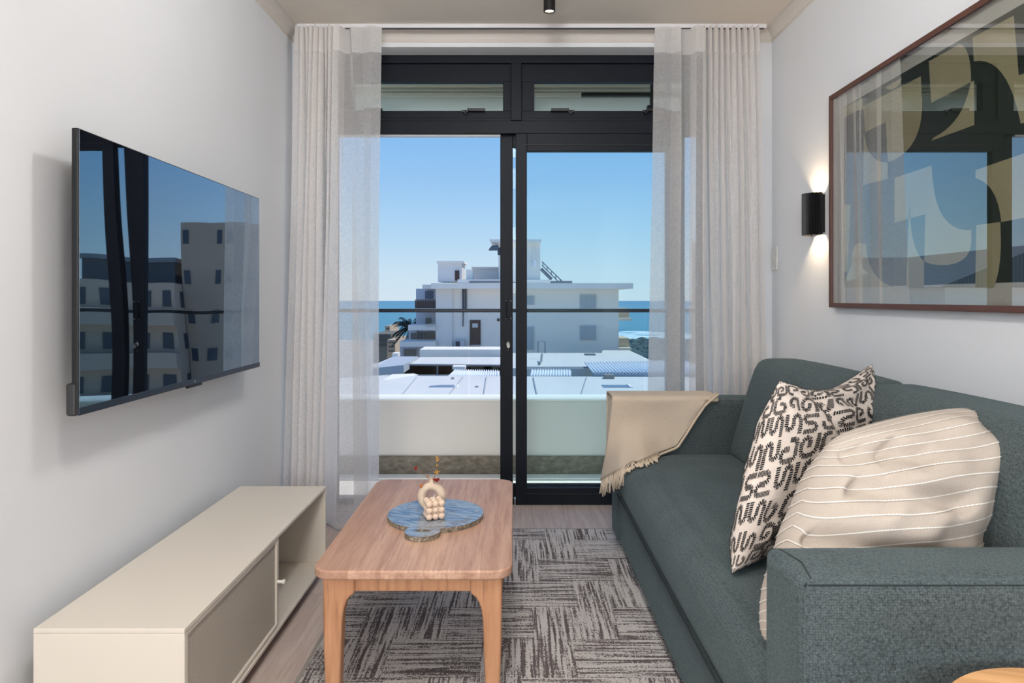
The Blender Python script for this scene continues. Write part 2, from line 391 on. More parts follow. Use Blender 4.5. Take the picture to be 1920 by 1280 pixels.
# sliding leaf, pushed open behind the fixed one
sl = MB(); y0, y1 = YG+.052, YG+.092; sx1 = X(1272, y0)
sl.box(X(938, y0), X(961.5, y0), y0, y1, .03, Z(250, y0)); sl.box(sx1-.07, sx1, y0, y1, .03, Z(250, y0))
sl.box(X(961.5, y0), sx1-.07, y0, y1, Z(276, y0), Z(250, y0)); sl.box(X(961.5, y0), sx1-.07, y0, y1, .03, .10)
sash = sl.build('sliding_leaf', ALU, door, bevel=.003)
bx('pane', GLASS2, (X(961.5, y0), sx1-.07, y0+.018, y0+.023, .10, Z(276, y0)), sash)
hb = MB(); hx0, hx1 = X(948, y0), X(957, y0)
hb.tube([(hx0+.004, y0, Z(566, y0)), (hx0+.004, y0-.022, Z(568, y0)), (hx0+.004, y0-.022, Z(594, y0)), (hx0+.004, y0, Z(596, y0))], .005)
hb.box(hx0-.006, hx1+.004, y0-.004, y0, Z(598, y0), Z(562, y0))
h = hb.build('handle', ALU, sash, bevel=.001)
sb = MB()
for uu in (949, 958):
    for vv in (564, 597): sb.sphere((X(uu, y0), y0-.004, Z(vv, y0)), .0042, 10)
sb.build('screw', CHROME, h, smooth=True)
lk = MB(); lk.lathe((X(953, y0), y0-.008, Z(645, y0)), [(.012, .008), (.012, 0), (.008, -.002)], 16, 'y'); lk.box(X(952, y0), X(954.5, y0), y0-.03, y0-.008, Z(652, y0), Z(643, y0))
lk.sphere((X(953, y0), y0-.003, Z(640, y0)), .004, 8); lk.sphere((X(953, y0), y0-.003, Z(656, y0)), .004, 8)
lk.box(X(950.5, y0), X(956, y0), y0-.032, y0-.028, Z(650, y0), Z(646, y0))
lk.build('lock', CHROME, sash)
fx = MB(); y0, y1 = YG, YG+.045; fx1 = X(1284)
fx.box(X(967), X(988), y0, y1, 0, Z(250)); fx.box(X(1264), fx1, y0, y1, 0, Z(250))
fx.box(X(988), X(1264), y0, y1, Z(283), Z(250)); fx.box(X(988), X(1264), y0, y1, 0, Z(915))
fx.box(X(984), X(988), y0+.01, y1-.01, Z(915), Z(283))
sash = fx.build('fixed_leaf', ALU, door, bevel=.003)
bd = MB(); bd.box(X(983), X(1268), y0-.004, y0, Z(272.5), Z(271)); bd.box(X(983), X(1268), y0-.004, y0, Z(926), Z(924)); bd.build('glazing_bead', RUBBER, sash)
bx('pane', GLASS, (X(988), X(1264), y0+.018, y0+.023, Z(915), Z(283)), sash)

# ---------------------------------------------------------------- curtain track and curtains
ct = thing('curtain_track', 'slim white curtain rail fixed under the ceiling across the balcony door', 'curtain rail', (0, 3.60, 2.58))
bx('rail', RAIL, (-1.14, 1.33, 3.585, 3.615, 2.578, 2.5995), ct, bevel=.002)
bx('runner_slot', BLACK, (-1.13, 1.32, 3.594, 3.606, 2.576, 2.578), ct)
def curtain(name, label, keys_top, keys_bot, ztop, zbot, nx=420, nz=50):
    """keys: list of (t, x, y, sideways) fold key values along the cloth; interpolated between top and bottom"""
    def at_t(keys, t):
        for i in range(len(keys)-1):
            a, b = keys[i], keys[i+1]
            if t <= b[0]:
                k = (t-a[0])/(b[0]-a[0]) if b[0] > a[0] else 0
                k = k*k*(3-2*k)
                return a[1]+(b[1]-a[1])*k, a[2]+(b[2]-a[2])*k
        return keys[-1][1], keys[-1][2]
    m = MB()
    def fn(i, j):
        xt, yt = at_t(keys_top, i); xb, yb = at_t(keys_bot, i)
        k = 1-j; k2 = k**.8
        x = xt+(xb-xt)*k2; y = yt+(yb-yt)*k2
        x += .004*math.sin(9*i+5*k)*min(1, k*3); y += .005*math.sin(23*i+4*k)*min(1, k*3)
        return Vector((x, y, zbot+(ztop-zbot)*j+ (.004*math.sin(i*37) if j == 0 else 0)))
    m.grid(fn, nx, nz)
    o = m.build(name, SHEER, None, smooth=True, loc=(0, 0, 0), noweld=True)
    return tag(o, label, 'curtain', 'sheer linen curtains')
def folds(x0, x1, n, yc, amp, t0, t1, over, rnd, back=0):
    """zig-zag fold keys from x0 to x1"""
    ks = []
    for i in range(2*n+1):
        t = t0+(t1-t0)*i/(2*n); x = x0+(x1-x0)*i/(2*n)
        sgn = 1 if i % 2 else -1
        ks.append((t, x+sgn*over*(rnd.random()*.6+.7), yc+sgn*amp*(.75+.5*rnd.random())))
    return ks
r1 = random.Random(3)
kt = folds(-1.125, -.925, 8, 3.575, .035, 0, .70, .009, r1)+[(.72, -.905, 3.55), (.78, -.885, 3.60), (.84, -.865, 3.60), (.87, -.850, 3.56), (.93, -.795, 3.575), (.965, -.74, 3.55), (1, -.690, 3.575)]
r1 = random.Random(4)
kb = folds(-1.155, -.935, 6, 3.53, .06, 0, .70, .024, r1)+[(.72, -.905, 3.42), (.78, -.88, 3.39), (.84, -.80, 3.43), (.87, -.775, 3.54), (.93, -.765, 3.60), (.965, -.745, 3.57), (1, -.700, 3.52)]
curtain('sheer_curtain', 'off-white sheer linen curtain gathered left of the balcony door, beside the television wall', kt, kb, 2.577, .012)
r1 = random.Random(5)
kt = [(0, .740, 3.575), (.03, .79, 3.56), (.07, .825, 3.575), (.12, .87, 3.55), (.15, .885, 3.60), (.20, .93, 3.60), (.23, .95, 3.55), (.27, .985, 3.56)]+folds(1.00, 1.275, 9, 3.575, .035, .30, 1, .006, r1)
r1 = random.Random(6)
kb = [(0, .680, 3.50), (.03, .75, 3.56), (.07, .81, 3.60), (.12, .86, 3.52), (.15, .875, 3.58), (.20, .93, 3.60), (.23, .945, 3.53), (.27, .985, 3.52)]+folds(1.00, 1.32, 6, 3.54, .055, .30, 1, .020, r1)
curtain('sheer_curtain', 'off-white sheer linen curtain gathered right of the balcony door, behind the sofa', kt, kb, 2.577, .012)

# ---------------------------------------------------------------- television
tv = thing('television', 'large flat black television on the left wall mirroring sky and buildings', 'television', (-1.10, 2.34, .86))
T0, T1, TZ0, TZ1 = 1.725, 2.952, .868, 1.588
bx('housing', BLACK, (-1.118, -1.1005, T0, T1, TZ0-.006, TZ1+.002), tv, bevel=.003)
bx('rear_housing', BLACK, (-1.15, -1.118, T0+.16, T1-.16, TZ0+.02, TZ0+.42), tv, bevel=.01)
bx('screen', SCREEN, (-1.1005, -1.0985, T0+.003, T1-.003, TZ0+.014, TZ1-.002), tv)
bx('chin', mat('dark_blue_grey_bezel', rgb(48, 58, 72), .35, .5), (-1.101, -1.097, T0, T1, TZ0-.006, TZ0+.014), tv, bevel=.001)
k = MB(); k.box(-1.106, -1.094, 2.30, 2.40, TZ0-.014, TZ0-.005); k.build('sensor_tab', BLACK, tv, bevel=.002)
bx('sensor_light', mat('sensor_led', rgb(170, 180, 190), .3), (-1.0972, -1.0965, 2.347, 2.353, TZ0+.002, TZ0+.008), tv)
bx('port_box', mat('dark_grey_plastic', rgb(44, 44, 46), .5), (-1.132, -1.106, T0-.002, T0+.03, TZ0-.008, TZ0+.075), tv, bevel=.006)
bx('wall_mount', BLACK, (-1.1995, -1.15, 2.15, 2.55, TZ0+.1, TZ0+.35), tv)

# ---------------------------------------------------------------- media cabinet
CX0, CX1, CY0, CY1, CB, CT = -1.142, -.782, 1.622, 2.85, .05, .374
cab = thing('media_cabinet', 'long low cream metal cabinet with a perforated door against the left wall', 'cabinet', ((CX0+CX1)/2, (CY0+CY1)/2, 0))
t = .012
b = MB(); b.box(CX0, CX1, CY0, CY1, CT-t, CT); b.box(CX0, CX1, CY0, CY1, CB, CB+t)
b.box(CX0, CX1, CY0, CY0+t, CB+t, CT-t); b.box(CX0, CX1, CY1-t, CY1, CB+t, CT-t)
b.build('carcass', CABM, cab, bevel=.002)
bx('back_panel', CABM, (CX0+.002, CX0+.012, CY0+t, CY1-t, CB+t, CT-t), cab)
YD = 2.285
bx('divider', CABM, (CX0+.012, CX1-.03, YD+.012, YD+.022, CB+t, CT-t), cab)
b = MB(); b.box(CX0+.06, CX0+.085, YD+.022, CY1-t, CB+.05, CB+.064); b.build('cable_ledge', CABM, cab)
bx('plinth', mat('dark_plinth', rgb(90, 84, 76), .7), (CX0+.03, CX1-.08, CY0+.06, CY1-.06, 0.0, CB), cab)
dr = MB(); xf0, xf1 = CX1-.016, CX1-.004; dy0, dy1, dz0, dz1 = CY0+t+.003, YD, CB+t+.003, CT-t-.003; fw = .012
dr.box(xf0, xf1, dy0, dy1, dz1-fw, dz1); dr.box(xf0, xf1, dy0, dy1, dz0, dz0+fw); dr.box(xf0, xf1, dy0, dy0+fw, dz0+fw, dz1-fw); dr.box(xf0, xf1, dy1-.018, dy1, dz0+fw, dz1-fw)
d_ = dr.build('door', CABM, cab, bevel=.0015)
bx('perforated_panel', PERF, (xf0+.004, xf0+.0055, dy0+fw, dy1-.018, dz0+fw, dz1-fw), d_)
MB().lathe((xf1, dy1-.012, .215), [(.0055, 0), (.0055, .018), (.0085, .019), (.0085, .024), (.005, .026)], 16, 'x').build('knob', mat('light_knob', rgb(236, 230, 220), .35), d_, smooth=True, auto=40)

# ---------------------------------------------------------------- rug
rg = MB().box(-.645, .78, 1.2, 3.395, .0005, .012).build('area_rug', RUG, bevel=.003)
tag(rg, 'grey and taupe patchwork rug of brushed stripes under the coffee table', 'rug')
rb = MB(); rb.box(-.656, -.645, 1.2, 3.395, .0005, .011); rb.build('side_binding', RUGEDGE, rg)
rb = MB().box(-.645, .78, 3.395, 3.403, .0005, .011).build('end_binding', RUGEDGE, rg)

# ---------------------------------------------------------------- coffee table
TX0, TX1, TY0, TY1, TT = -.553, -.003, 1.85, 2.79, .42
ct_ = thing('coffee_table', 'oiled oak coffee table with rounded corners on the patchwork rug', 'coffee table', (-.278, 2.32, .012))
def rrect(x0, x1, y0, y1, r, z, n=8):
    pts = []
    for cx, cy, a0 in ((x1-r, y1-r, 0), (x0+r, y1-r, PI/2), (x0+r, y0+r, PI), (x1-r, y0+r, 1.5*PI)):
        for k in range(n+1): a = a0+k/n*PI/2; pts.append(Vector((cx+r*math.cos(a), cy+r*math.sin(a), z)))
    return pts
MB().prism(rrect(TX0, TX1, TY0, TY1, .055, TT-.026), (0, 0, .026)).build('tabletop', TABLEW, ct_, bevel=.006, seg=3)
for q_ in ((TX0+.055, TX1-.055, TY0+.035, TY0+.055), (TX0+.055, TX1-.055, TY1-.055, TY1-.035), (TX0+.035, TX0+.055, TY0+.055, TY1-.055), (TX1-.055, TX1-.035, TY0+.055, TY1-.055)):
    bx('apron', LEGW, q_+(TT-.070, TT-.026), ct_, bevel=.002)
def leg(cx, sx, y0, y1):
    # outline in xz: outer edge straight, inner edge flares into the apron with a curve
    xo = cx
    pts = [(0, TT-.026), (.088, TT-.026), (.088, TT-.072)]
    for k in range(1, 9):
        a = k/8*PI/2; pts.append((.088-.030*math.sin(a)-.004*k/8, TT-.072-.075*(1-math.cos(a))-.004))
    pts += [(.050, .16), (.044, .012), (.010, .012), (.002, .2)]
    P = [Vector((xo+sx*a, y0, z)) for a, z in pts]
    return MB().prism(P, (0, y1-y0, 0)).build('leg', LEGW, ct_, bevel=.010, seg=3)
for sx, xe in ((1, TX0+.028), (-1, TX1-.028)):
    leg(xe, sx, TY0+.022, TY0+.072); leg(xe, sx, TY1-.072, TY1-.022)

# ---------------------------------------------------------------- marble board, vase, flowers, candle
def marble():
    m = mat('blue_marble', rgb(120, 150, 180), .16, spec=.6); n = N(m); v = n.obj(rot=(0, 0, .35)); 
    st = n.n('ShaderNodeMapping', {'Vector': v, 'Scale': (5, 22, 22)}).outputs[0]
    g = n.n('ShaderNodeTexNoise', {'Vector': st, 'Scale': 1.6, 'Detail': 8, 'Roughness': .68, 'Distortion': .8}).outputs[0]
    c = n.ramp(g, [(.30, rgb(60, 84, 118)), (.44, rgb(104, 128, 156)), (.54, rgb(158, 170, 182)), (.64, rgb(112, 120, 132)), (.78, rgb(190, 192, 190))])
    br = n.noise(v, 14, 5, .7); c = n.mix(n.math('MULTIPLY', n.math('GREATER_THAN', br, .60), .55), c, rgb(116, 100, 86))
    n.color(c); return m
def marble_edge():
    m = mat('rough_marble_edge', rgb(130, 118, 104), .75); n = N(m); v = n.obj(); g = n.noise(v, 120, 5, .7)
    n.color(n.ramp(g, [(.35, rgb(70, 58, 46)), (.55, rgb(140, 128, 112)), (.7, rgb(186, 178, 166))])); n.bump(g, .6, .003); return m
bdz = TT+.0008; BT = TT+.016
cx, cy, R_, hx, hy, r_ = -.262, 2.30, .160, -.283, 2.122, .055
pts = []
dirv = Vector((hx-cx, hy-cy, 0)).normalized(); base = math.atan2(dirv.y, dirv.x)
gap = .30
for k in range(73):
    a = base+gap+(2*PI-2*gap)*k/72; pts.append(Vector((cx+R_*math.cos(a), cy+R_*math.sin(a), bdz)))
g2 = 2.25
for k in range(1, 32):
    a = base-g2+(2*g2)*k/32
    pts.append(Vector((hx+r_*math.cos(a), hy+r_*math.sin(a), bdz)))
bm_ = MB(); n_ = len(pts)
# slot in the handle, cut as an inner loop
slot = [Vector((hx+.026*math.cos(t*2*PI/20), hy+.002+.011*math.sin(t*2*PI/20), bdz)) for t in range(20)]
vo = [[bm_.bm.verts.new(p+Vector((0, 0, h))) for p in pts] for h in (0, BT-bdz)]
vi = [[bm_.bm.verts.new(p+Vector((0, 0, h))) for p in slot] for h in (0, BT-bdz)]
bm_.mi = 1
for i in range(n_): bm_.face([vo[0][i], vo[0][(i+1)%n_], vo[1][(i+1)%n_], vo[1][i]])
for i in range(20): bm_.face([vi[0][(i+1)%20], vi[0][i], vi[1][i], vi[1][(i+1)%20]])
bm_.mi = 0
for L in (0, 1):
    es = []
    for loop in (vo[L], vi[L]):
        for i in range(len(loop)):
            ed = bm_.bm.edges.get((loop[i], loop[(i+1) % len(loop)])); es.append(ed)
    bmesh.ops.triangle_fill(bm_.bm, use_beauty=True, use_dissolve=False, edges=es)
board = bm_.build('serving_board', [marble(), marble_edge()])
tag(board, 'round blue-grey marble serving board with a slotted handle on the coffee table', 'serving board')

VC = Vector((-.280, 2.33, BT+.0005))
CER = mat('sand_ceramic', rgb(222, 200, 178), .8, spec=.2); n = N(CER); n.bump(n.noise(n.obj(), 300, 3), .15, .001)
vs = thing('ring_vase', 'small sand-coloured ring-shaped ceramic vase on the marble board', 'vase', VC)
m = MB(); Rr, rt = .0335, .0150
def ring(i, j):
    a, b_ = i*2*PI, j*2*PI
    rr = rt*(1+.10*math.cos(a-PI/2)*-1)
    return VC+Vector(((Rr+rr*math.cos(b_))*math.cos(a), rr*1.15*math.sin(b_), .0478+(Rr+rr*math.cos(b_))*math.sin(a)*1.0))
m.grid(ring, 48, 20, closed=True)
m.build('ring_body', CER, vs, smooth=True)
m = MB(); m.lathe(VC+Vector((0, 0, .088)), [(.012, 0), (.0095, .008), (.0095, .016), (.011, .019), (.0088, .019), (.0075, .008)], 24); m.build('neck', CER, vs, smooth=True, auto=50)
m = MB(); m.lathe(VC, [(.016, 0), (.018, .003), (.014, .008)], 24); m.build('foot', CER, vs, smooth=True)
# dried flowers standing in the neck
NK = VC+Vector((0, 0, .100))
STEM = mat('dry_stem', rgb(140, 96, 62), .8); RED = mat('dark_red_petal', rgb(150, 48, 32), .7); ORG = mat('orange_petal', rgb(196, 112, 48), .7); OCH = mat('ochre_petal', rgb(206, 158, 84), .75)
def petals(mb, c, R, nn, rnd, up=.5, w=.5):
    for i in range(nn):
        a = i*2*PI/nn+rnd.random()*.5; el = up*(rnd.random()*1.4-.3)
        d = Vector((math.cos(a)*math.cos(el), math.sin(a)*math.cos(el), math.sin(el))); s_ = d.cross(Vector((0, 0, 1))).normalized(); nrm = s_.cross(d)
        L = R*(.7+.5*rnd.random())
        p = [c, c+d*L*.5+s_*L*w*.5+nrm*L*.1, c+d*L+nrm*L*.25, c+d*L*.5-s_*L*w*.5+nrm*L*.1]
        mb.prism(p, nrm*.0008)
rn = random.Random(2)
def sprig(lab, path, blooms, mat_, stem=STEM):
    th = thing('dried_flower', lab, 'dried flower', NK, 'dried flowers in the ring vase')
    MB().tube([NK+Vector((p[0], p[1], p[2])) for p in path], .0009, 6).build('stem', stem, th)
    for (x, y, z, R, nn, up) in blooms:
        mb = MB(); c = NK+Vector((x, y, z)); mb.sphere(c, R*.32, 8); petals(mb, c, R, nn, rn, up); mb.build('flower_head', mat_, th)
k = 1/549.
sprig('dried sprig with a dark red bud leaning left out of the ring vase', [(0, 0, -.02), (-.006, -.002, .004), (-.018, -.006, .018), (-.030, -.008, .028), (-.048, -.008, .038)], [(-.052, -.008, .040, .013, 9, .9)], RED)
sprig('tallest dried sprig with two amber seed heads rising from the ring vase', [(0, 0, -.02), (.010, .0, .01), (.017, .002, .04), (.018, .002, .062)], [(.019, .002, .068, .013, 10, 1.2), (.018, -.002, .024, .014, 9, .9), (.017, .002, .05, .008, 6, 1.4)], OCH)
sprig('dried sprig with a rust-red flower drooping right of the ring vase', [(0, 0, -.02), (.006, -.004, .008), (.014, -.010, .010), (.020, -.014, .004)], [(.020, -.014, .003, .015, 11, .7), (.012, -.012, .008, .009, 7, .9)], RED)
sprig('short dried sprig with a small orange flower hanging left over the ring vase', [(0, 0, -.02), (-.008, -.006, .005), (-.020, -.012, -.004), (-.031, -.018, -.014)], [(-.033, -.018, -.016, .011, 9, .8), (-.012, -.006, .014, .007, 5, 1.3)], ORG)
# bubble candle
CC = Vector((-.262, 2.245, BT+.0005)); rs = .0115
cn = thing('bubble_candle', 'cream wax candle shaped as a cube of stacked bubbles before the ring vase', 'candle', CC)
mb = MB(); ca = .35
for i in range(3):
    for j in range(3):
        for kk in range(3):
            p = Vector(((i-1)*.0205, (j-1)*.0205, rs+kk*.0205)); p = Vector((p.x*math.cos(ca)-p.y*math.sin(ca), p.x*math.sin(ca)+p.y*math.cos(ca), p.z))
            mb.sphere(CC+p, rs, 14)
mb.box(CC.x-.019, CC.x+.019, CC.y-.019, CC.y+.019, CC.z+.006, CC.z+.047)
WAX = mat('cream_wax', rgb(226, 200, 178), .5, spec=.4); WAX.node_tree.nodes['Principled BSDF'].inputs['Subsurface Weight'].default_value = .15; WAX.node_tree.nodes['Principled BSDF'].inputs['Subsurface Scale'].default_value = .01
mb.build('wax_body', WAX, cn, smooth=True, noweld=True)
MB().tube([CC+Vector((0, 0, .060)), CC+Vector((.001, 0, .076))], .0011, 6).build('wick', mat('wick', rgb(235, 232, 225), .9), cn)

# ---------------------------------------------------------------- sofa
def puffbox(x0, x1, y0, y1, z0, z1, r, puff=(0, 0, 0, 0, 0, 0), warp=None, n=14):
    """rounded soft box; puff = bulge of -x,+x,-y,+y,-z,+z faces"""
    def coords(a, b):
        c = [a, a+r*.12, a+r*.35, a+r*.65, a+r]
        m_ = [a+r+(b-a-2*r)*i/n for i in range(1, n)]
        return c+m_+[b-r, b-r*.65, b-r*.35, b-r*.12, b]
    xs, ys, zs = coords(x0, x1), coords(y0, y1), coords(z0, z1)
    mb = MB(); cache = {}
    lo = Vector((x0+r, y0+r, z0+r)); hi = Vector((x1-r, y1-r, z1-r)); mid = (lo+hi)/2; half = Vector(((x1-x0)/2, (y1-y0)/2, (z1-z0)/2))
    def V(x, y, z):
        key = (round(x, 6), round(y, 6), round(z, 6))
        if key in cache: return cache[key]
        p = Vector((x, y, z)); q = Vector((min(max(x, lo.x), hi.x), min(max(y, lo.y), hi.y), min(max(z, lo.z), hi.z)))
        d = p-q; nn = d.normalized() if d.length > 1e-9 else Vector((0, 0, 0)); p = q+nn*r if d.length > 1e-9 else p
        c = Vector(((p.x-mid.x)/half.x, (p.y-mid.y)/half.y, (p.z-mid.z)/half.z))
        f = lambda a, b: max(0, 1-a*a)**.6*max(0, 1-b*b)**.6
        if nn.x < -.5: p.x -= puff[0]*f(c.y, c.z)
        if nn.x > .5: p.x += puff[1]*f(c.y, c.z)
        if nn.y < -.5: p.y -= puff[2]*f(c.x, c.z)
        if nn.y > .5: p.y += puff[3]*f(c.x, c.z)
        if nn.z < -.5: p.z -= puff[4]*f(c.x, c.y)
        if nn.z > .5: p.z += puff[5]*f(c.x, c.y)
        if warp: p = warp(p)
        cache[key] = mb.bm.verts.new(p); return cache[key]
    def sheet(A, B, fn):
        for i in range(len(A)-1):
            for j in range(len(B)-1):
                mb.face([V(*fn(A[i], B[j])), V(*fn(A[i+1], B[j])), V(*fn(A[i+1], B[j+1])), V(*fn(A[i], B[j+1]))])
    sheet(xs, ys, lambda a, b: (a, b, z0)); sheet(xs, ys, lambda a, b: (a, b, z1))
    sheet(xs, zs, lambda a, b: (a, y0, b)); sheet(xs, zs, lambda a, b: (a, y1, b))
    sheet(ys, zs, lambda a, b: (x0, a, b)); sheet(ys, zs, lambda a, b: (x1, a, b))
    return mb
SX0, SX1, SY0, SY1 = .47, 1.37, 1.11, 3.27; AW = .17; AZ = .695
so = thing('sofa', 'teal-grey woven two-seater sofa along the right wall', 'sofa', (.92, 2.19, .012))
puffbox(SX0+.012, SX1-.02, SY0+AW-.005, SY1-AW+.005, .055, .265, .012).build('base', SOFA, so, smooth=True)
puffbox(SX0+.002, 1.12, SY0+AW+.001, SY1-AW-.001, .268, .455, .045, (.010, 0, 0, 0, 0, .016)).build('seat_cushion', SOFA, so, smooth=True)
for (ya, yb) in ((SY0, SY0+AW), (SY1-AW, SY1)):
    a = puffbox(SX0, SX1-.01, ya, yb, .05, AZ, .018, (.004, 0, .004, .004, 0, .006)).build('armrest', SOFA, so, smooth=True)
    e_ = .0012
    s_ = MB()
    for yy, sg in ((ya, -1), (yb, 1)):
        s_.tube([(SX0+.012, yy-sg*.0045, AZ-.0045), (SX1-.03, yy-sg*.0045, AZ-.0045)], .0016, 6)
    s_.tube([(SX0+.006, ya+.006, AZ-.006), (SX0+.022, ya+.020, AZ+.0005), (SX0+.034, (ya+yb)/2, AZ+.0025), (SX0+.022, yb-.020, AZ+.0005), (SX0+.006, yb-.006, AZ-.006)], .0016, 6)
    s_.build('seam', SEAM, a)
puffbox(1.19, SX1, SY0+.01, SY1-.01, .06, .80, .03).build('back_frame', SOFA, so, smooth=True)
YM = 2.19
def backwarp(p):
    k = (p.z-.44)/.44; q = p.copy(); q.x += .13*k*(1-.62*min(1, max(0, (p.x-.965)/.275))); return q
for (ya, yb) in ((SY0+AW+.002, YM-.001), (YM+.001, SY1-AW-.002)):
    c_ = puffbox(.965, 1.24, ya, yb, .44, .885, .05, (.028, 0, .0, 0, 0, .012), backwarp).build('back_cushion', SOFA, so, smooth=True)
    s_ = MB(); zz = .868
    s_.tube([backwarp(Vector((.983, ya+.03+(yb-ya-.06)*i/10, zz+.006*math.sin(PI*i/10)))) for i in range(11)], .0022, 6)
    s_.build('seam', SEAM, c_)
s_ = MB(); s_.tube([(SX0+.001, SY0+AW, .267), (SX0+.001, SY1-AW, .267)], .003, 6); s_.build('seam', SEAM, so)
for fy in (SY0+.08, SY1-.08):
    for fx_ in (SX0+.06, SX1-.08): MB().lathe((fx_, fy, .012), [(.018, 0), (.02, .04)], 16).build('foot', BLACK, so)

# ---------------------------------------------------------------- throw on the far armrest
tg = thing('throw_blanket', 'beige wool throw with fringe draped over the far sofa armrest', 'blanket', (.6, 3.1, .70))
FA0, FA1 = SY1-AW, SY1                    # arm y range 3.10..3.27
def sm(t): return t*t*(3-2*t)
# lower edge of the near drop as seen: u along the top edge -> lower edge point
LOW = [(1128, 900, 3.15), (1138, 894, 3.06), (1165, 880, 2.90), (1205, 862, 2.88), (1240, 847, 3.02), (1268, 836, 3.07), (1284, 812, 3.075), (1302, 783, 3.08), (1320, 757, 3.085), (1345, 736, 3.09)]
TOPU = [1148, 1160, 1185, 1212, 1240, 1262, 1285, 1306, 1325, 1347]
def lerp_list(L, t):
    x = t*(len(L)-1); i = min(int(x), len(L)-2); k = x-i
    a, b = L[i], L[i+1]
    return [a[q]+(b[q]-a[q])*k for q in range(len(a))] if isinstance(a, tuple) else a+(b-a)*k
def thr(i, j, off=0.0):
    """i along the armrest (front to back), j 0 = rear hem, 1 = near lower edge"""
    xu = lerp_list(TOPU, i); xtop = (xu-U0)/F*3.09
    lo_ = at(*lerp_list(LOW, i)); zt = AZ+.012+off
    if j < .22:       # rear drop
        k = j/.22; return Vector((xtop, FA1+.010+off, zt-.22*(1-k)-.004))
    if j < .30:
        k = (j-.22)/.08; a = k*PI/2; return Vector((xtop, FA1-.010+(.020+off)*math.cos(a), zt-.014+.016*math.sin(a)))
    if j < .45:
        k = (j-.30)/.15; return Vector((xtop, FA1-.010-(AW-.022)*k, zt+.002+.002*math.sin(k*PI)))
    if j < .52:
        k = (j-.45)/.07; a = k*PI/2; return Vector((xtop, FA0+.012-(.022+off)*math.sin(a), zt-.014+.016*math.cos(a)))
    k = (j-.52)/.48
    top = Vector((xtop, FA0-.010-off, zt-.014)); p = top.lerp(lo_, k)
    p.y = top.y+(lo_.y-off-top.y)*k**3-.010*math.sin(k*PI)*math.sin(i*9+1)
    return p
mb = MB(); mb.grid(lambda i, j: thr(i, j), 40, 60); mb_o = mb.build('blanket_cloth', THROW, tg, smooth=True, noweld=True)
so_ = mb_o.modifiers.new('solid', 'SOLIDIFY'); so_.thickness = .007; so_.offset = 1
mb = MB()    # second folded layer peeping out along the slanted hem
hem = [thr(i/30*.72+.28, 1.0)+Vector((.004, -.004, -.006)) for i in range(31)]
mb.tube([p for p in hem], .0060, 8); mb.build('folded_hem', FRINGE, tg, smooth=True)
mb = MB(); rn = random.Random(9)
for q in range(110):
    i = q/109*.42; p = thr(i, 1.0)+Vector((rn.uniform(-.003, .003), -.002, .003))
    L = .05+rn.random()*.03
    if p.x > .475:
        pts = [p, p+Vector((rn.uniform(-.018, .002), -.035, -.004)), p+Vector((rn.uniform(-.04, .0), -.035-L*.8, -.012))]
        pts = [Vector((a.x, a.y, max(a.z, .470 if a.x > .50 else .470-(.50-a.x)*.8))) for a in pts]
    else:
        pts = [p, p+Vector((-.004, -.006, -L*.5)), p+Vector((rn.uniform(-.012, .008), -.008, -L))]
    mb.tube(pts, [.0030, .0024, .0034], 5)
mb.build('fringe', FRINGE, tg, smooth=True)
for i in (0,):   # front end hangs down over the arm front
    mb = MB()
    def fr(a, b):
        near = thr(0, .50+.50*b); far = Vector((SX0-.014-.01*b, FA1-.002, AZ+.006-.27*b))
        return far.lerp(near, a)+Vector((-.004*math.sin(a*9)*b, 0, 0))
    mb.grid(fr, 16, 16); o_ = mb.build('front_drop', THROW, tg, smooth=True)
    s2 = o_.modifiers.new('solid', 'SOLIDIFY'); s2.thickness = .006; s2.offset = 1
    mb = MB()
    mb.tube([Vector((SX0+.02, FA1-.004-(AW-.006)*k/8, AZ+.014)) for k in range(9)], .006, 6)

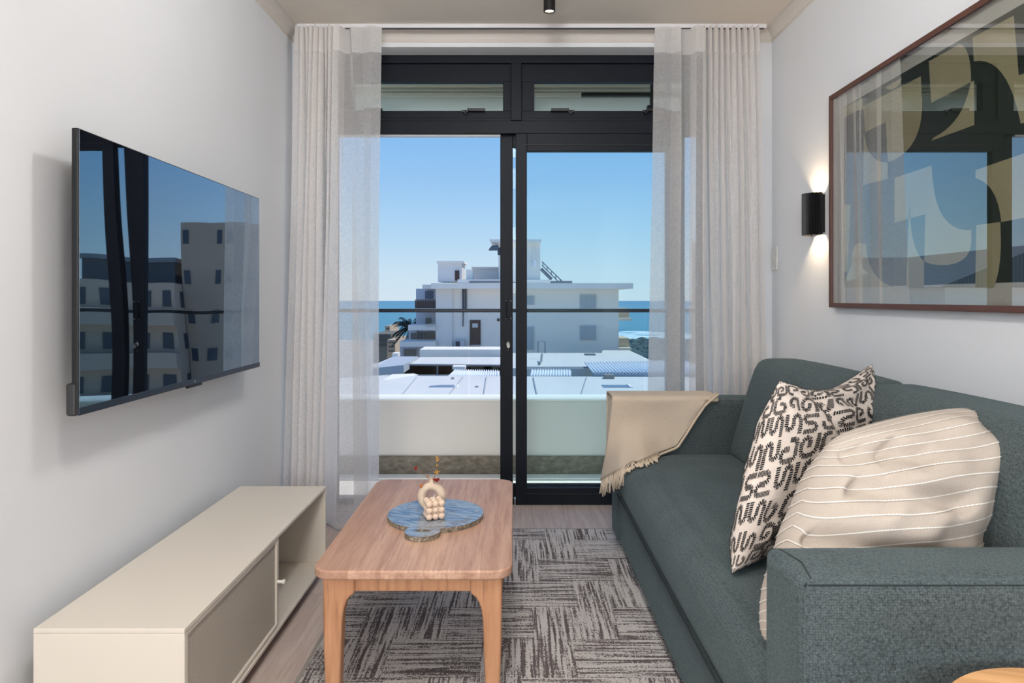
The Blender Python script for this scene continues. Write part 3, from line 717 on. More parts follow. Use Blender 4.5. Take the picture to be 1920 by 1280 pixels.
# ---------------------------------------------------------------- cushions
class Pillow:
    def __init__(s, BL, BR, TR, TL, T, pinch=.10, sag=.0, seed=1, wr=.004, rc=0, ex=.42, creases=()):
        s.rc = rc; s.ex = ex; s.cre = creases
        s.c = [Vector(p) for p in (BL, BR, TR, TL)]; s.T = T; s.p = pinch; s.sag = sag; s.seed = seed; s.wr = wr
        s.n = ((s.c[1]-s.c[0]).cross(s.c[3]-s.c[0])+(s.c[1]-s.c[2]).cross(s.c[2]-s.c[3])*-1).normalized()
        if s.n.dot(Vector((0, 0, CZ))-s.c[0]) < 0: s.n = -s.n
    def P(s, u, v, side):
        a = u*(1-s.p*(1-v*v)); b = v*(1-(s.sag if v > 0 else .03)*(1-u*u))
        q_ = 1-s.rc*(u*u*v*v)**3; a *= q_; b *= q_
        U, V_ = (a+1)/2, (b+1)/2
        q = s.c[0]*(1-U)*(1-V_)+s.c[1]*U*(1-V_)+s.c[2]*U*V_+s.c[3]*(1-U)*V_
        e_ = max(0, (1-u*u)*(1-v*v))
        h = s.T*(e_**s.ex)
        w_ = noise.noise(Vector((u*2.3+s.seed, v*2.3, side*3)))*s.wr*6*min(1, e_*3)
        # creases running in from the corners
        cr_ = 0
        for cu, cv in ((-1, -1), (1, -1), (1, 1), (-1, 1)):
            du, dv = u-cu, v-cv; rr = math.hypot(du, dv)
            if rr < 1.1: cr_ += math.sin(math.atan2(dv, du)*11+s.seed*cu)*s.wr*max(0, (1-rr/1.1))*min(1, rr*3)*min(1, e_*8)
        for (a0, b0, a1, b1, dp, wd) in (s.cre if side > 0 else ()):
            dx, dy = a1-a0, b1-b0; t = max(0, min(1, ((u-a0)*dx+(v-b0)*dy)/(dx*dx+dy*dy)))
            d2 = (u-a0-t*dx)**2+(v-b0-t*dy)**2; cr_ -= dp*math.exp(-d2/(wd*wd))*min(1, e_*6)
        return q+s.n*side*(h+w_*.6+cr_)
    def build(s, name, base, stitch, decals, n=120):
        mb = MB()
        def sp_(t): return math.sin((t-.5)*PI)*.5+.5
        for side in (1, -1): mb.grid(lambda i, j: s.P(sp_(i)*2-1, sp_(j)*2-1, side), n, n)
        bmesh.ops.remove_doubles(mb.bm, verts=mb.bm.verts, dist=1e-5)
        bmesh.ops.recalc_face_normals(mb.bm, faces=mb.bm.faces)
        mb.mi = 1
        for side in (1, -1):
          for quad in decals:
            vs_ = []
            S = lambda a, b: s.P(math.sin(a*PI/2), math.sin(b*PI/2), side)
            for (a, b) in quad:
                a = max(-.997, min(.997, a)); b = max(-.992, min(.992, b))
                p = S(a, b); nn = (S(a+.01, b)-S(a-.01, b)).cross(S(a, b+.01)-S(a, b-.01))
                if nn.dot(s.n)*side < 0: nn = -nn
                vs_.append(p+nn.normalized()*.0018)
            mb.poly(vs_)
        me = bpy.data.meshes.new(name); loc = s.c[0]*.5+s.c[1]*.5
        for v in mb.bm.verts: v.co -= loc
        mb.bm.to_mesh(me); mb.bm.free(); me.materials.append(base); me.materials.append(stitch)
        for p in me.polygons: p.use_smooth = True
        o = bpy.data.objects.new(name, me); COL.objects.link(o); o.location = loc; return o
def dash_path(path, step, half, wid, out, xf):
    # perpendicular dashes along a polyline
    for a, b in zip(path, path[1:]):
        a, b = Vector(a), Vector(b); L = (b-a).length; d = (b-a)/L; nrm = Vector((-d.y, d.x)); m_ = max(1, int(round(L/step)))
        for i in range(m_):
            c = a+d*L*(i+.5)/m_
            h = half*(.85+.3*random.random())
            out.append([xf(c+nrm*h-d*wid), xf(c+nrm*h+d*wid), xf(c-nrm*h+d*wid), xf(c-nrm*h-d*wid)])
GL = [
 [(.08, .08), (.08, .92), (.92, .92), (.92, .30), (.36, .30), (.36, .64), (.66, .64)],
 [(.06, .15), (.92, .15), (.92, .52), (.30, .52), (.30, .90), (1.0, .90)],
 [(.12, 1.0), (.12, .20), (.50, .08), (.88, .20), (.88, .86), (.50, .86), (.50, .45)],
 [(.10, .5), (.10, .10), (.90, .10), (.90, .90), (.45, .90), (.45, .45)],
 [(0, .1), (.9, .1), (.9, .48), (.3, .48), (.3, .9), (1, .9)],
 [(.15, .12), (.15, .88), (.55, .88), (.80, .70), (.80, .40), (.50, .35)],
]
dec = []; rn = random.Random(21); G = 10
for gi in range(G):
    for gj in range(G):
        path = GL[rn.randrange(len(GL))]; ro = rn.randrange(4); fl = rn.random() < .5
        def tr_(p, ro=ro, fl=fl):
            x, y = p
            if fl: x = 1-x
            for _ in range(ro): x, y = 1-y, x
            return (x, y)
        pth = []
        P0 = [tr_(p) for p in path]
        # round the corners a little
        for i_, p in enumerate(P0):
            if 0 < i_ < len(P0)-1:
                a_ = Vector(P0[i_-1]); b_ = Vector(p); c_ = Vector(P0[i_+1])
                la = min(.12, (a_-b_).length*.4); lc = min(.12, (c_-b_).length*.4)
                pth.append(tuple(b_+(a_-b_).normalized()*la)); pth.append(tuple(b_+(c_-b_).normalized()*lc))
            else: pth.append(p)
        dash_path(pth, .078, .105, .027, dec, lambda c: (-1+2*(gi+.02+c.x*.96)/G, -1+2*(gj+.02+c.y*.96)/G))
p1 = Pillow((.545, 1.70, .475), (.97, 2.02, .475), (1.150, 2.195, .945), (.735, 1.885, .930), .115, .02, .22, 3, .005, 0, .45, ((-.55, .98, -.25, .3, .022, .10), (-.2, .8, .5, .55, .012, .10), (-.9, -.5, -.3, -.8, .012, .1)))
c1 = p1.build('cushion', COTTON, STITCHK, dec)
tag(c1, 'off-white cushion with a black dashed maze pattern leaning behind the striped cushion', 'cushion')
dec = []
NL = 23
for li in range(NL):
    v = -1+2*(li+.5)/NL; L = 0
    m_ = 130
    for i in range(m_):
        u = -1+2*(i+.5)/m_; w2 = .0044; 
        du = .92/m_
        v_ = v+.008*math.sin(u*9+li)-(.09*(1-u*u)+.05*u)*(1-v*v)
        dec.append([(u-du, v_-w2*.6), (u, v_-w2), (u+du, v_-w2*.6), (u+du, v_+w2*.6), (u, v_+w2), (u-du, v_+w2*.6)])
p2 = Pillow((.475, 1.335, .475), (1.02, 1.52, .48), (1.165, 1.72, .885), (.725, 1.56, .845), .165, -.07, -.06, 8, .008, .055, .50, ((-.95, .80, -.25, .52, .040, .10), (-.98, -.05, .25, -.62, .055, .11), (-.75, .35, .1, .02, .030, .09), (.15, .80, .70, .35, -.022, .16), (-.5, .75, -.55, .1, .014, .07), (.0, -.25, .6, -.35, .016, .12)))
c2 = p2.build('cushion', LINEN, STITCHW, dec)
tag(c2, 'large beige linen cushion with thin white stitched stripes by the near armrest', 'cushion')

# ---------------------------------------------------------------- side table corner (bottom right)
sy, sx_, sr, sz = .885, .78, .19, .58
st = thing('side_table', 'round oak side table top at the near end of the sofa', 'side table', (sx_, sy, 0))
MB().lathe((sx_, sy, sz-.025), [(sr-.004, 0), (sr, .004), (sr, .021), (sr-.004, .025)], 96).build('table_top', STOOLW, st, smooth=True, auto=30)
for k in range(3):
    a = k*2*PI/3+.4; MB().tube([(sx_+.13*math.cos(a), sy+.13*math.sin(a), sz-.025), (sx_+.17*math.cos(a), sy+.17*math.sin(a), 0)], [.017, .012], 14).build('leg', LEGW, st, smooth=True)

# ---------------------------------------------------------------- picture
PX = 1.37
def wp(u, v, x=PX):        # point of the photograph on the plane x = const of the right wall
    d = F*x/(u-U0); return Vector((x, d, CZ-(v-V0)/F*d))
pic = thing('framed_picture', 'wide abstract print of dark green and beige shapes in a reddish wood frame', 'picture', (1.38, 2.2, 1.12))
PY1, PY0, PZ0, PZ1 = 2.97, 1.47, 1.118, 2.035; fw = .020
PW = mat('reddish_wood', rgb(124, 72, 54), .45); n = N(PW); n.color(n.mix(n.noise(n.obj(scale=(4, 1.2, 4)), 24, 5), rgb(98, 60, 48), rgb(74, 44, 34)))
fr_ = MB(); fr_.box(PX, XR-.001, PY0, PY1, PZ0, PZ0+fw); fr_.box(PX, XR-.001, PY0, PY1, PZ1-fw, PZ1); fr_.box(PX, XR-.001, PY0, PY0+fw, PZ0+fw, PZ1-fw); fr_.box(PX, XR-.001, PY1-fw, PY1, PZ0+fw, PZ1-fw)
fr_.build('frame', PW, pic, bevel=.002)
bx('mat_board', mat('white_mount', rgb(226, 222, 214), .9), (1.393, 1.396, PY0+fw, PY1-fw, PZ0+fw, PZ1-fw), pic)
AX = 1.392
GREEN = mat('dark_green_ink', rgb(46, 56, 46), .95); BEIGE = mat('beige_ink', rgb(190, 178, 138), .95)
n = N(BEIGE); n.color(n.mix(n.noise(n.obj(), 60, 4, .7), rgb(182, 170, 130), rgb(198, 188, 152)))
def zp(x, y): return wp(1540+x/2.134, y/2.134, AX)
a0 = zp(90, 1150); a1 = zp(90, 428)
ab = MB(); ab.box(AX+.0003, AX+.0012, PY0+.075, a0.y, a0.z, a1.z)
def shp(l): 
    # Catmull style smoothing for runs flagged with a third value
    pts = [zp(x, y) for x, y in l]
    ab.prism([Vector((AX-.0001, max(p.y, PY0+.075), min(p.z, a1.z))) for p in pts], (.0006, 0, 0))
ab.mi = 1
def arc(p0, pc, p1, n_=10):   # quadratic curve
    return [((1-t)**2*p0[0]+2*t*(1-t)*pc[0]+t*t*p1[0], (1-t)**2*p0[1]+2*t*(1-t)*pc[1]+t*t*p1[1]) for t in [k/n_ for k in range(n_+1)]]
shp([(90, 430), (165, 393), (166, 427)]+arc((166, 437), (140, 440), (90, 473), 4))
shp([(166, 425), (398, 305)]+arc((403, 400), (408, 600), (268, 648))+arc((262, 600), (262, 540), (258, 488), 4)+[(176, 528), (170, 450)])
shp([(170, 530)]+arc((176, 560), (190, 650), (265, 650))+[(265, 715), (168, 740)])
shp(arc((255, 350), (270, 362), (285, 358), 4)+arc((285, 358), (315, 345), (322, 312), 5))
shp([(430, 245), (552, 178)]+arc((565, 182), (600, 210), (599, 328))+[(440, 412)])
shp([(599, 328), (611, 322), (612, 500), (440, 563)]+arc((450, 550), (570, 490), (597, 330)))
shp([(605, 150), (770, 62)]+arc((772, 90), (785, 240), (790, 302), 4)+[(830, 285), (850, 480), (798, 495)]+arc((795, 480), (740, 220), (610, 245)))
shp([(293, 712), (440, 662)]+arc((443, 690), (455, 930), (600, 920))+arc((600, 960), (600, 1050), (500, 1060))+arc((500, 1060), (440, 1062), (412, 1045), 4)+[(415, 857), (293, 890)])
shp([(352, 800)]+arc((356, 880), (365, 1010), (411, 1045))+[(410, 1150), (340, 1150)])
shp([(617, 680), (960, 562), (960, 842), (720, 888)]+arc((718, 870), (700, 735), (617, 712)))
shp([(620, 900), (716, 888)]+arc((718, 960), (718, 1090), (688, 1150))+[(616, 1150)])
shp([(90, 1150), (100, 1110)]+arc((122, 1060), (118, 965), (160, 972))+arc((178, 975), (185, 1120), (290, 1148)))
shp([(88, 818), (117, 820), (103, 1085), (90, 1088)])
shp([(1000, 100), (1250, -40), (1250, 300)]+arc((1200, 420), (1100, 430), (1010, 380)))
shp([(1020, 700)]+arc((1150, 600), (1300, 800), (1200, 1150))+[(1020, 1150)])
shp(arc((860, 950), (1000, 900), (980, 1150))+[(860, 1150)])
ab.build('print', [GREEN, BEIGE], pic)
bx('glass', PICGL, (1.3765, 1.3785, PY0+fw, PY1-fw, PZ0+fw, PZ1-fw), pic)

# ---------------------------------------------------------------- wall lamp, ceiling spots and added fill lamps
WARM = (1, .74, .46)
def emis(name, c, s_):
    m = mat(name, c); b = m.node_tree.nodes['Principled BSDF']; b.inputs['Emission Color'].default_value = c; b.inputs['Emission Strength'].default_value = s_; return m
BULB = emis('warm_bulb', (1, .80, .55, 1), 5)
wlp = thing('wall_lamp', 'black ribbed half-round up-and-down wall lamp beside the picture', 'wall lamp', (XR, 3.12, 1.54))
cy_, z0_, z1_, R0 = 3.12, 1.445, 1.635, .052
prof = []
nn_ = 26
for k in range(nn_*4+1):
    a = PI/2+PI*k/(nn_*4); r = R0+.0022*math.cos(k*PI/2)
    prof.append(Vector((XR-.012+r*1.25*math.cos(a), cy_+r*math.sin(a), z0_)))
inner = [Vector((XR-.012+(p.x-XR+.012)*.90, cy_+(p.y-cy_)*.90, z0_)) for p in prof[::-1]]
MB().prism(prof+inner, (0, 0, z1_-z0_)).build('ribbed_shade', BLACK, wlp)
bx('backplate', BLACK, (XR-.012, XR-.0005, cy_-R0, cy_+R0, z0_+.01, z1_-.01), wlp)
MB().lathe((XR-.045, cy_, 1.50), [(.022, 0), (.022, .08)], 20).build('lamp_holder', BLACK, wlp)
for zz, sg, nm in ((1.585, 1, 'up'), (1.495, -1, 'down')):
    MB().lathe((XR-.045, cy_, zz), [(.014, -.003), (.014, .003)], 16).build('bulb', BULB, wlp)
    lo = light('wall_lamp_'+nm, 'SPOT', (XR-.045, cy_, zz+sg*.008), (0, 0, 0), 4.0, WARM, spot_size=math.radians(120), spot_blend=.5, shadow_soft_size=.012); aim(lo, (0.12, 0, sg))
def ceiling_spot(x, y, lab, power, grp):
    t_ = thing('ceiling_spotlight', lab, 'ceiling light', (x, y, 2.50), grp)
    rr = .0275
    m_ = MB(); prof_ = [(rr-.006, .012), (rr-.005, 0), (rr, .001), (rr, .1), (0.001, .1)]
    m_.lathe((x, y, 2.4995), prof_, 40); m_.build('tube', BLACK, t_, smooth=True, auto=40)
    MB().lathe((x, y, 2.506), [(rr-.0065, 0), (rr-.0065, .004)], 24).build('bulb', BULB, t_)
    l_ = light('spotlight_beam', 'SPOT', (x, y, 2.497), (0, 0, 0), power, (1, .965, .92), spot_size=math.radians(150), spot_blend=1, shadow_soft_size=.12)
ceiling_spot(.168, 3.20, 'black cylinder spotlight hanging from the ceiling before the balcony door', 8, None)
for (x, y, p_, l_) in ((.17, -1.3, 125, 'added black cylinder fill spotlight on the ceiling behind the viewer'), (-.15, .75, 55, 'added black cylinder fill spotlight on the ceiling just above the near end of the cabinet')): ceiling_spot(x, y, l_, p_, None)  # both spots are added out of view to brighten the room
OPAL = emis('fill_globe_opal', (1, .98, .965, 1), 1.0)  # glowing shell of the added globes
def globe(x, y, power, lab):  # added globe out of view, lifts the walls and ceiling
    t_ = thing('added_fill_globe', lab, 'ceiling light', (x, y, 2.36))
    r_o = .11; L = power/(PI*4*PI*r_o*r_o)
    m_ = OPAL.copy(); m_.node_tree.nodes['Principled BSDF'].inputs['Emission Strength'].default_value = L
    MB().sphere((x, y, 2.455), r_o, 32).build('globe', m_, t_, smooth=True)
    MB().lathe((x, y, 2.56), [(.055, 0), (.06, .01), (.06, .04)], 32).build('ceiling_rose', WHITEP, t_)
globe(-.02, 2.0, 27, 'added opal globe fill lamp above the coffee table, just above the view')
globe(-.02, .35, 14, 'added opal globe fill lamp above the viewer, out of view')
# light switch by the corner
sw = thing('light_switch', 'white switch plate on the right wall beside the right curtain', 'light switch', (XR, 3.64, 1.37))
ly0, ly1 = F*XR/(1459-U0), F*XR/(1449.5-U0)
lz0, lz1 = CZ+(V0-506)/F*3.62, CZ+(V0-462)/F*3.62
bx('plate', WHITEP, (XR-.008, XR-.0005, ly0, ly1, lz0, lz1), sw, bevel=.002)
bx('rocker', WHITEP, (XR-.012, XR-.008, (ly0+ly1)/2-.012, (ly0+ly1)/2+.012, (lz0+lz1)/2-.02, (lz0+lz1)/2+.02), sw, bevel=.001)

# ================================================================ BALCONY
BAL = mat('balcony_tiles', rgb(240, 236, 228), .8)
struct(bx('floor_balcony', BAL, (-4, 5, YG+.12, 4.80, -.2, -.02)))
pw_ = MB().box(-4, 5, 4.585, 4.80, -.02, .468).build('wall_balcony_parapet', OUTW); struct(pw_)
def concrete():
    m = mat('stained_plinth', rgb(128, 120, 108), .95); n = N(m); g = n.noise(n.obj(scale=(3, 3, 6)), 6, 6, .7)
    n.color(n.ramp(g, [(.3, rgb(96, 88, 78)), (.55, rgb(132, 124, 110)), (.75, rgb(160, 152, 140))])); return m
struct(bx('baseboard_balcony', concrete(), (-4, 5, 4.57, 4.585, -.02, .10)))
struct(bx('trim_balcony_coping', mat('white_coping', rgb(238, 238, 232), .8), (-4, 5, 4.575, 4.81, .468, .480)))
struct(bx('ceiling_balcony', plaster('soffit_paint', rgb(226, 234, 224)), (-4, 5, YW+.25, 4.62, 2.62, 2.80)))
struct(bx('wall_balcony_beam', plaster('beam_paint', rgb(234, 238, 230)), (-4, 5, 4.45, 4.62, 2.38, 2.62)))
tb = MB()
for zz, hh, yy in ((2.525, .035, 4.425), (2.50, .012, 4.44), (2.47, .02, 4.43)): tb.box(-4, 5, yy, 4.45, zz, zz+hh)
struct(tb.build('trim_balcony_moulding', mat('cream_moulding', rgb(226, 220, 200), .8)))
gr = thing('glass_balustrade', 'glass balustrade with a dark handrail on the balcony parapet', 'balustrade', (0, 4.68, .48))
bx('handrail', mat('dark_handrail', rgb(40, 44, 50), .4, .5), (-3.9, 4.9, 4.66, 4.70, 1.060, 1.084), gr, bevel=.004)
gx = [-3.8, -2.6, -1.45, -.305, .90, 2.1, 3.3, 4.7]
for a_, b_ in zip(gx, gx[1:]): bx('glass_panel', RAILGL, (a_+.006, b_-.006, 4.676, 4.684, .482, 1.060), gr)
br_ = thing('awning_bracket', 'dark bar on a short post under the balcony ceiling, seen through the right transom', 'bracket', at(1222, 205, 4.35))
q0, q1 = at(1090, 181, 4.35), at(1330, 175, 4.35)
bx('bar', BLACK, (q0.x, q1.x, 4.33, 4.37, q0.z, q1.z), br_)
q = at(1222, 212, 4.35); bx('post', BLACK, (q.x-.010, q.x+.010, 4.335, 4.365, q.z, q0.z), br_); bx('shoe', BLACK, (q.x-.03, q.x+.03, 4.33, 4.37, q.z-.02, q.z+.045), br_)
bx('ceiling_rod', BLACK, (q.x-.008, q.x+.008, 4.34, 4.36, q1.z, 2.62), br_)
# balcony railing carries on; a small hook left on the transom soffit
# ================================================================ OUTSIDE
def opl(name, c, **k): return mat(name, c, .9, spec=.1)
WB = plaster('white_render', rgb(244, 238, 230), .02); WB2 = plaster('pale_render', rgb(232, 228, 224), .02)
ROOFW = mat('white_roof_sheet', rgb(206, 210, 214), .8)
n = N(ROOFW); n.color(n.mix(n.noise(n.obj(scale=(1, .3, 1)), .6, 5), rgb(212, 208, 202), rgb(230, 226, 218)))
OGL = mat('dark_window_glass', rgb(60, 72, 84), .15); OFR = mat('white_window_frame', rgb(205, 205, 205), .6); BRN = mat('brown_shutter', rgb(84, 66, 60), .8)
GRY = mat('grey_flashing', rgb(128, 134, 140), .7); TANW = plaster('tan_render', rgb(214, 188, 164), .04); TAN2 = plaster('ochre_render', rgb(196, 170, 146), .04)
def ob(mb, u0, u1, v0, v1, d, dep, ):
    a, b = at(u0, v1, d), at(u1, v0, d); mb.box(a.x, b.x, d, d+dep, a.z, b.z); return mb
def obx(name, m, u0, u1, v0, v1, d, dep, parent=None): return ob(MB(), u0, u1, v0, v1, d, dep).build(name, m, parent)
D = 60.
bld = thing('apartment_building', 'white flat-roofed apartment building in front of the sea', 'building', (2, D, -4))
obx('wall', WB, 817, 1160, 540, 668, D, 16, bld)
obx('roof_slab', WB, 808, 1187, 530.5, 541, D-1.2, 18.5, bld)
obx('roof_parapet', WB2, 858, 938, 523.5, 530.5, D-.6, 3, bld)
obx('roof_edge', mat('dark_roof_edge', rgb(92, 94, 100), .8), 880, 938, 527.5, 529, D-.7, .1, bld)
tw = obx('roof_tower', WB, 934.5, 1013, 452, 528, D+1, 5, bld)
m_ = MB(); m_.prism([at(917, 448.5, D+.4), at(1015.5, 448.5, D+.4), at(1014, 455, D+.4), at(922, 455, D+.4)], (0, 6.2, 0)); m_.build('tower_cap', WB, tw)
obx('tower_window', OGL, 933, 940, 464, 478, D+.95, .1, tw)
m_ = MB(); a = at(918, 467, D+1); m_.prism([at(916, 468, D), at(922, 460, D), at(934, 458, D), at(934, 468, D)], (0, 1.2, 0)); m_.build('hood', mat('grey_hood', rgb(90, 100, 112), .6), tw)
sh = obx('stair_head', WB2, 821, 866, 492, 528, D+2, 4, bld); obx('stair_head_cap', WB, 818.5, 870, 489, 493, D+1.8, 4.6, sh); obx('stair_head_door', BRN, 853, 861, 507, 526, D+1.9, .1, sh)
obx('chimney_box', WB, 874, 886, 505, 524, D, 1.5, bld)
pr_ = obx('plant_room', WB2, 886, 934, 502, 524, D+4, 4, bld); obx('plant_room_cap', WB, 884, 934, 500, 503, D+3.8, 4.4, pr_)
obx('roof_terrace', WB, 988, 1032, 524, 531, D, 3, bld)
m_ = MB()
for u, v in ((1001, 456), ): m_.tube([at(1001, 458, D+.8), at(1001, 500, D+.8)], .05, 6); m_.sphere(at(1001, 495, D+.7), .22, 8, (1, .4, 1.4))
m_.build('antenna', mat('white_antenna', rgb(235, 235, 235), .6), tw)
m_ = MB(); m_.tube([at(1016, 490, D+1), at(1054, 527, D+1)], .05, 5); m_.tube([at(1016, 497, D+1), at(1046, 527, D+1)], .05, 5); m_.tube([at(1014, 504, D+1), at(1034, 524, D+1)], .16, 5)
for k in range(5): m_.tube([at(1018+k*8, 492+k*8, D+1), at(1018+k*8, 500+k*8, D+1)], .04, 5)
m_.build('roof_stair_rail', GRY, bld)
obx('roof_hatch', GRY, 1034, 1073, 526.5, 530.5, D, 2, bld)
m_ = MB(); m_.tube([at(868.5, 530, D-.15), at(868.5, 583, D-.15)], .10, 6); m_.tube([at(873.5, 528, D-.15), at(873.5, 583, D-.15)], .08, 6); m_.tube([at(868.5, 583, D-.15), at(868, 612, D-.15)], .05, 6)
m_.build('downpipe', mat('dark_pipe', rgb(86, 88, 98), .7), bld)
obx('wall_return', WB2, 817, 848, 541, 668, D-.25, .3, bld)
def owin(u0, u1, v0, v1, par, bars=((.33, 0),), d=D):
    f_ = obx('window', OFR, u0, u1, v0, v1, d-.12, .12, par)
    k = 1.6; n0 = MB()
    if bars == 'wide': ob(n0, u0+k, u1-k, v0+k, v1-k, d-.16, .05)
    else:
        um = u0+(u1-u0)*.38; vm = (v0+v1)/2-2
        ob(n0, u0+k, um-.6, v0+k, v1-k, d-.16, .05); ob(n0, um+.6, u1-k, v0+k, vm-.5, d-.16, .05); ob(n0, um+.6, u1-k, vm+.5, v1-k, d-.16, .05)
    n0.build('pane', mat('pale_window_pane', rgb(172, 180, 186), .3), f_)
owin(1087, 1118, 552, 579, bld); owin(1087, 1118, 610, 638, bld); owin(976, 1002, 554, 572, bld, 'wide'); owin(976, 1001, 612, 656, bld)
s_ = obx('shuttered_door', BRN, 881, 901, 600, 649, D-.12, .12, bld); obx('door_light', OFR, 885.5, 896, 606, 614, D-.16, .06, s_)
obx('balconette_rail', OFR, 882, 901, 646.5, 648, D-.3, .12, s_)
obx('vent', BRN, 932, 937, 597, 602, D-.1, .1, bld)
ac = obx('air_conditioner', mat('ac_white', rgb(190, 195, 205), .6), 852, 871, 638, 651, D-1, .9, bld); obx('fan_grille', mat('ac_grille', rgb(60, 66, 76), .7), 854, 862, 640, 649, D-1.05, .06, ac); obx('shelf', BRN, 848, 872, 651, 653, D-1.1, 1.1, ac)
# balcony wing on the left
m_ = MB()
wg = thing('balcony_block', 'pale balcony wing with railings left of the white apartment building', 'building', (-7, 63, -5))
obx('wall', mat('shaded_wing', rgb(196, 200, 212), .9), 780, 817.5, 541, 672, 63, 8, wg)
obx('upper_roof', WB2, 792, 817.5, 533.5, 541, 60.5, 4, wg)
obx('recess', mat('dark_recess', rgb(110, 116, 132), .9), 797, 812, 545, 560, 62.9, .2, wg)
for (u0, u1, v0, v1, d_s) in ((778, 817, 578, 583, 60), (765, 817, 609, 619, 59.5), (749, 817, 640, 650, 58.5)):
    obx('balcony', WB2, u0, u1, v0, v1, d_s, 3, wg)
r_ = MB(); ob(r_, 778, 817, 561.5, 563, 60, .1)
for k in range(9): ob(r_, 778+k*4.8, 779+k*4.8, 563, 578, 60, .1)
r_.build('railing', BRN, wg); obx('railing_panel', mat('dark_rail_panel', rgb(104, 92, 92), .6), 779, 817, 564, 577.5, 60.1, .05, wg)
for v0, u0 in ((607, 798), (638, 781)):
    r_ = MB(); ob(r_, u0, 817, v0, v0+1.4, 59.2, .1)
    for k in range(7): ob(r_, u0+k*(817-u0)/7, u0+1+k*(817-u0)/7, v0, v0+6, 59.2, .1)
    r_.build('railing', OFR, wg)
for (u0, u1, v0, v1) in ((798, 808, 596, 609), (783, 791, 622, 640), (793, 799, 622, 640), (801, 808, 622, 640), (810, 816, 622, 640), (770, 780, 624, 640), (757, 780, 654, 672)):
    obx('window', mat('bronze_glass', rgb(100, 98, 96), .3), u0, u1, v0, v1, 62.85 if u0 > 780 else 62.6, .1, wg)
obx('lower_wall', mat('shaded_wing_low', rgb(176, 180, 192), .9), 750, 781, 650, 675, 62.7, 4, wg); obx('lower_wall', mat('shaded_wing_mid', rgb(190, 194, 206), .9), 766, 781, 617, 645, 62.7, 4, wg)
# far balconies right of the building
rb_ = thing('far_balconies', 'small balconies sticking out right of the white apartment building', 'building', at(1172, 660, 66))
for v0 in (579, 635):
    obx('slab', mat('cream_slab', rgb(236, 232, 220), .9), 1158, 1184, v0+17, v0+22, 64, 5, rb_); obx('wall', mat('tan_balcony', rgb(196, 184, 164), .9), 1158, 1180, v0-1, v0+17, 65, 4, rb_)
# roofs between; each level is a real slab below the balcony
def slab(name, label, pts, h, m, grp=None, cat='roof'):
    mb = MB(); P = [at(*p) for p in pts]; mb.prism(P, (0, 0, -h)); o = mb.build(name, m); return tag(o, label, cat, grp)
nr = slab('flat_roof', 'large pale flat roof just beyond the balcony parapet', [(300, 765, 27.6), (1700, 765, 27.6), (1420, 707, 38.6), (700, 704, 38.9), (596, 712, 37.1)], 4, ROOFW)
for (u0, u1, v0, v1) in ((803, 852, 726, 733), (1132, 1182, 726, 732)):
    p = at(u0, v1, 34.0); q = at(u1, v0, 34.0)
    o = MB().box(p.x, q.x, 34.0, 35.0, p.z-.25, q.z).build('skylight', [mat('grey_skylight', rgb(122, 140, 160), .4)]); 
    tag(o, 'low grey skylight box on the flat roof, %s of the door post' % ('left' if u0 < 963 else 'right'), 'skylight')
    ed = MB(); ed.box(q.x-.02, q.x+.12, 33.95, 35.05, p.z-.25, q.z+.04); ed.build('white_flashing', WB, o)
# seams and vents on near roof
m_ = MB()
for u, x1 in ((742, 781), (1010, 1000), (1085, 1100), (830, 868), (905, 912), (960, 962)):
    a, b = at(x1, 708, 38.0), at(u, 756, 29.0); a.z += .03; b.z += .03; m_.tube([a, b], .035, 5)
for (u, v, d) in ((849, 710, 37.4), (894, 726, 34.1), (1142, 706, 38.0)): m_.tube([at(u, v, d), at(u, v-3, d)], .09, 8)
tag(m_.build('roof_seams', mat('roof_seam', rgb(176, 180, 186), .8)), 'raised seams and pipe stubs on the near flat roof', 'roof seams')
# ridge cap on the left part
slab('roof_upstand', 'white upstand edging at the left end of the near flat roof', [(712, 716, 36.2), (733, 716, 36.4), (784, 702, 39.5), (776, 700, 39.6), (736, 701, 39.2)], .5, WB, cat='roof edge')
# wall / gutter strip behind, corrugated sheets
def corr(name, label, pts4, nw, m, amp=.05):
    A, B, C_, D_ = [at(*p) for p in pts4]   # near left, near right, far right, far left
    mb = MB()
    def fn(i, j):
        p = A.lerp(B, i).lerp(D_.lerp(C_, i), j); return p+Vector((0, 0, amp*math.sin(i*nw*2*PI)))
    mb.grid(fn, nw*8, 2); o = mb.build(name, m, smooth=True); s_ = o.modifiers.new('t', 'SOLIDIFY'); s_.thickness = .03; return tag(o, label, 'roof')
CORR = mat('corrugated_sheet', rgb(224, 228, 232), .6)
corr('corrugated_roof', 'small white corrugated roof panel behind the flat roof, left of the door post', [(839, 706, 38.9), (936, 706, 38.9), (936, 694, 41.6), (853, 693, 41.6)], 20, CORR, .05)
corr('corrugated_roof', 'narrow white corrugated roof panel just right of the door post', [(994, 706, 38.9), (1071, 706, 38.9), (1071, 694, 41.6), (997, 694, 41.6)], 15, CORR, .05)
cr_ = corr('corrugated_roof', 'largest white corrugated roof, at the right below the apartment building', [(1112, 700, 38.9), (1330, 700, 38.9), (1290, 676, 45.0), (1096, 680, 44.0)], 34, CORR, .055)
tag(obx('roof_side', mat('grey_blue_fascia', rgb(140, 152, 168), .8), 1112, 1330, 701, 707, 38.7, .4), 'grey-blue fascia under the largest corrugated roof', 'fascia')
tag(obx('light_well', mat('dark_well', rgb(132, 140, 150), .9), 988, 1330, 688, 705.5, 43.2, .3), 'dark light-well wall behind the flat roof', 'wall')
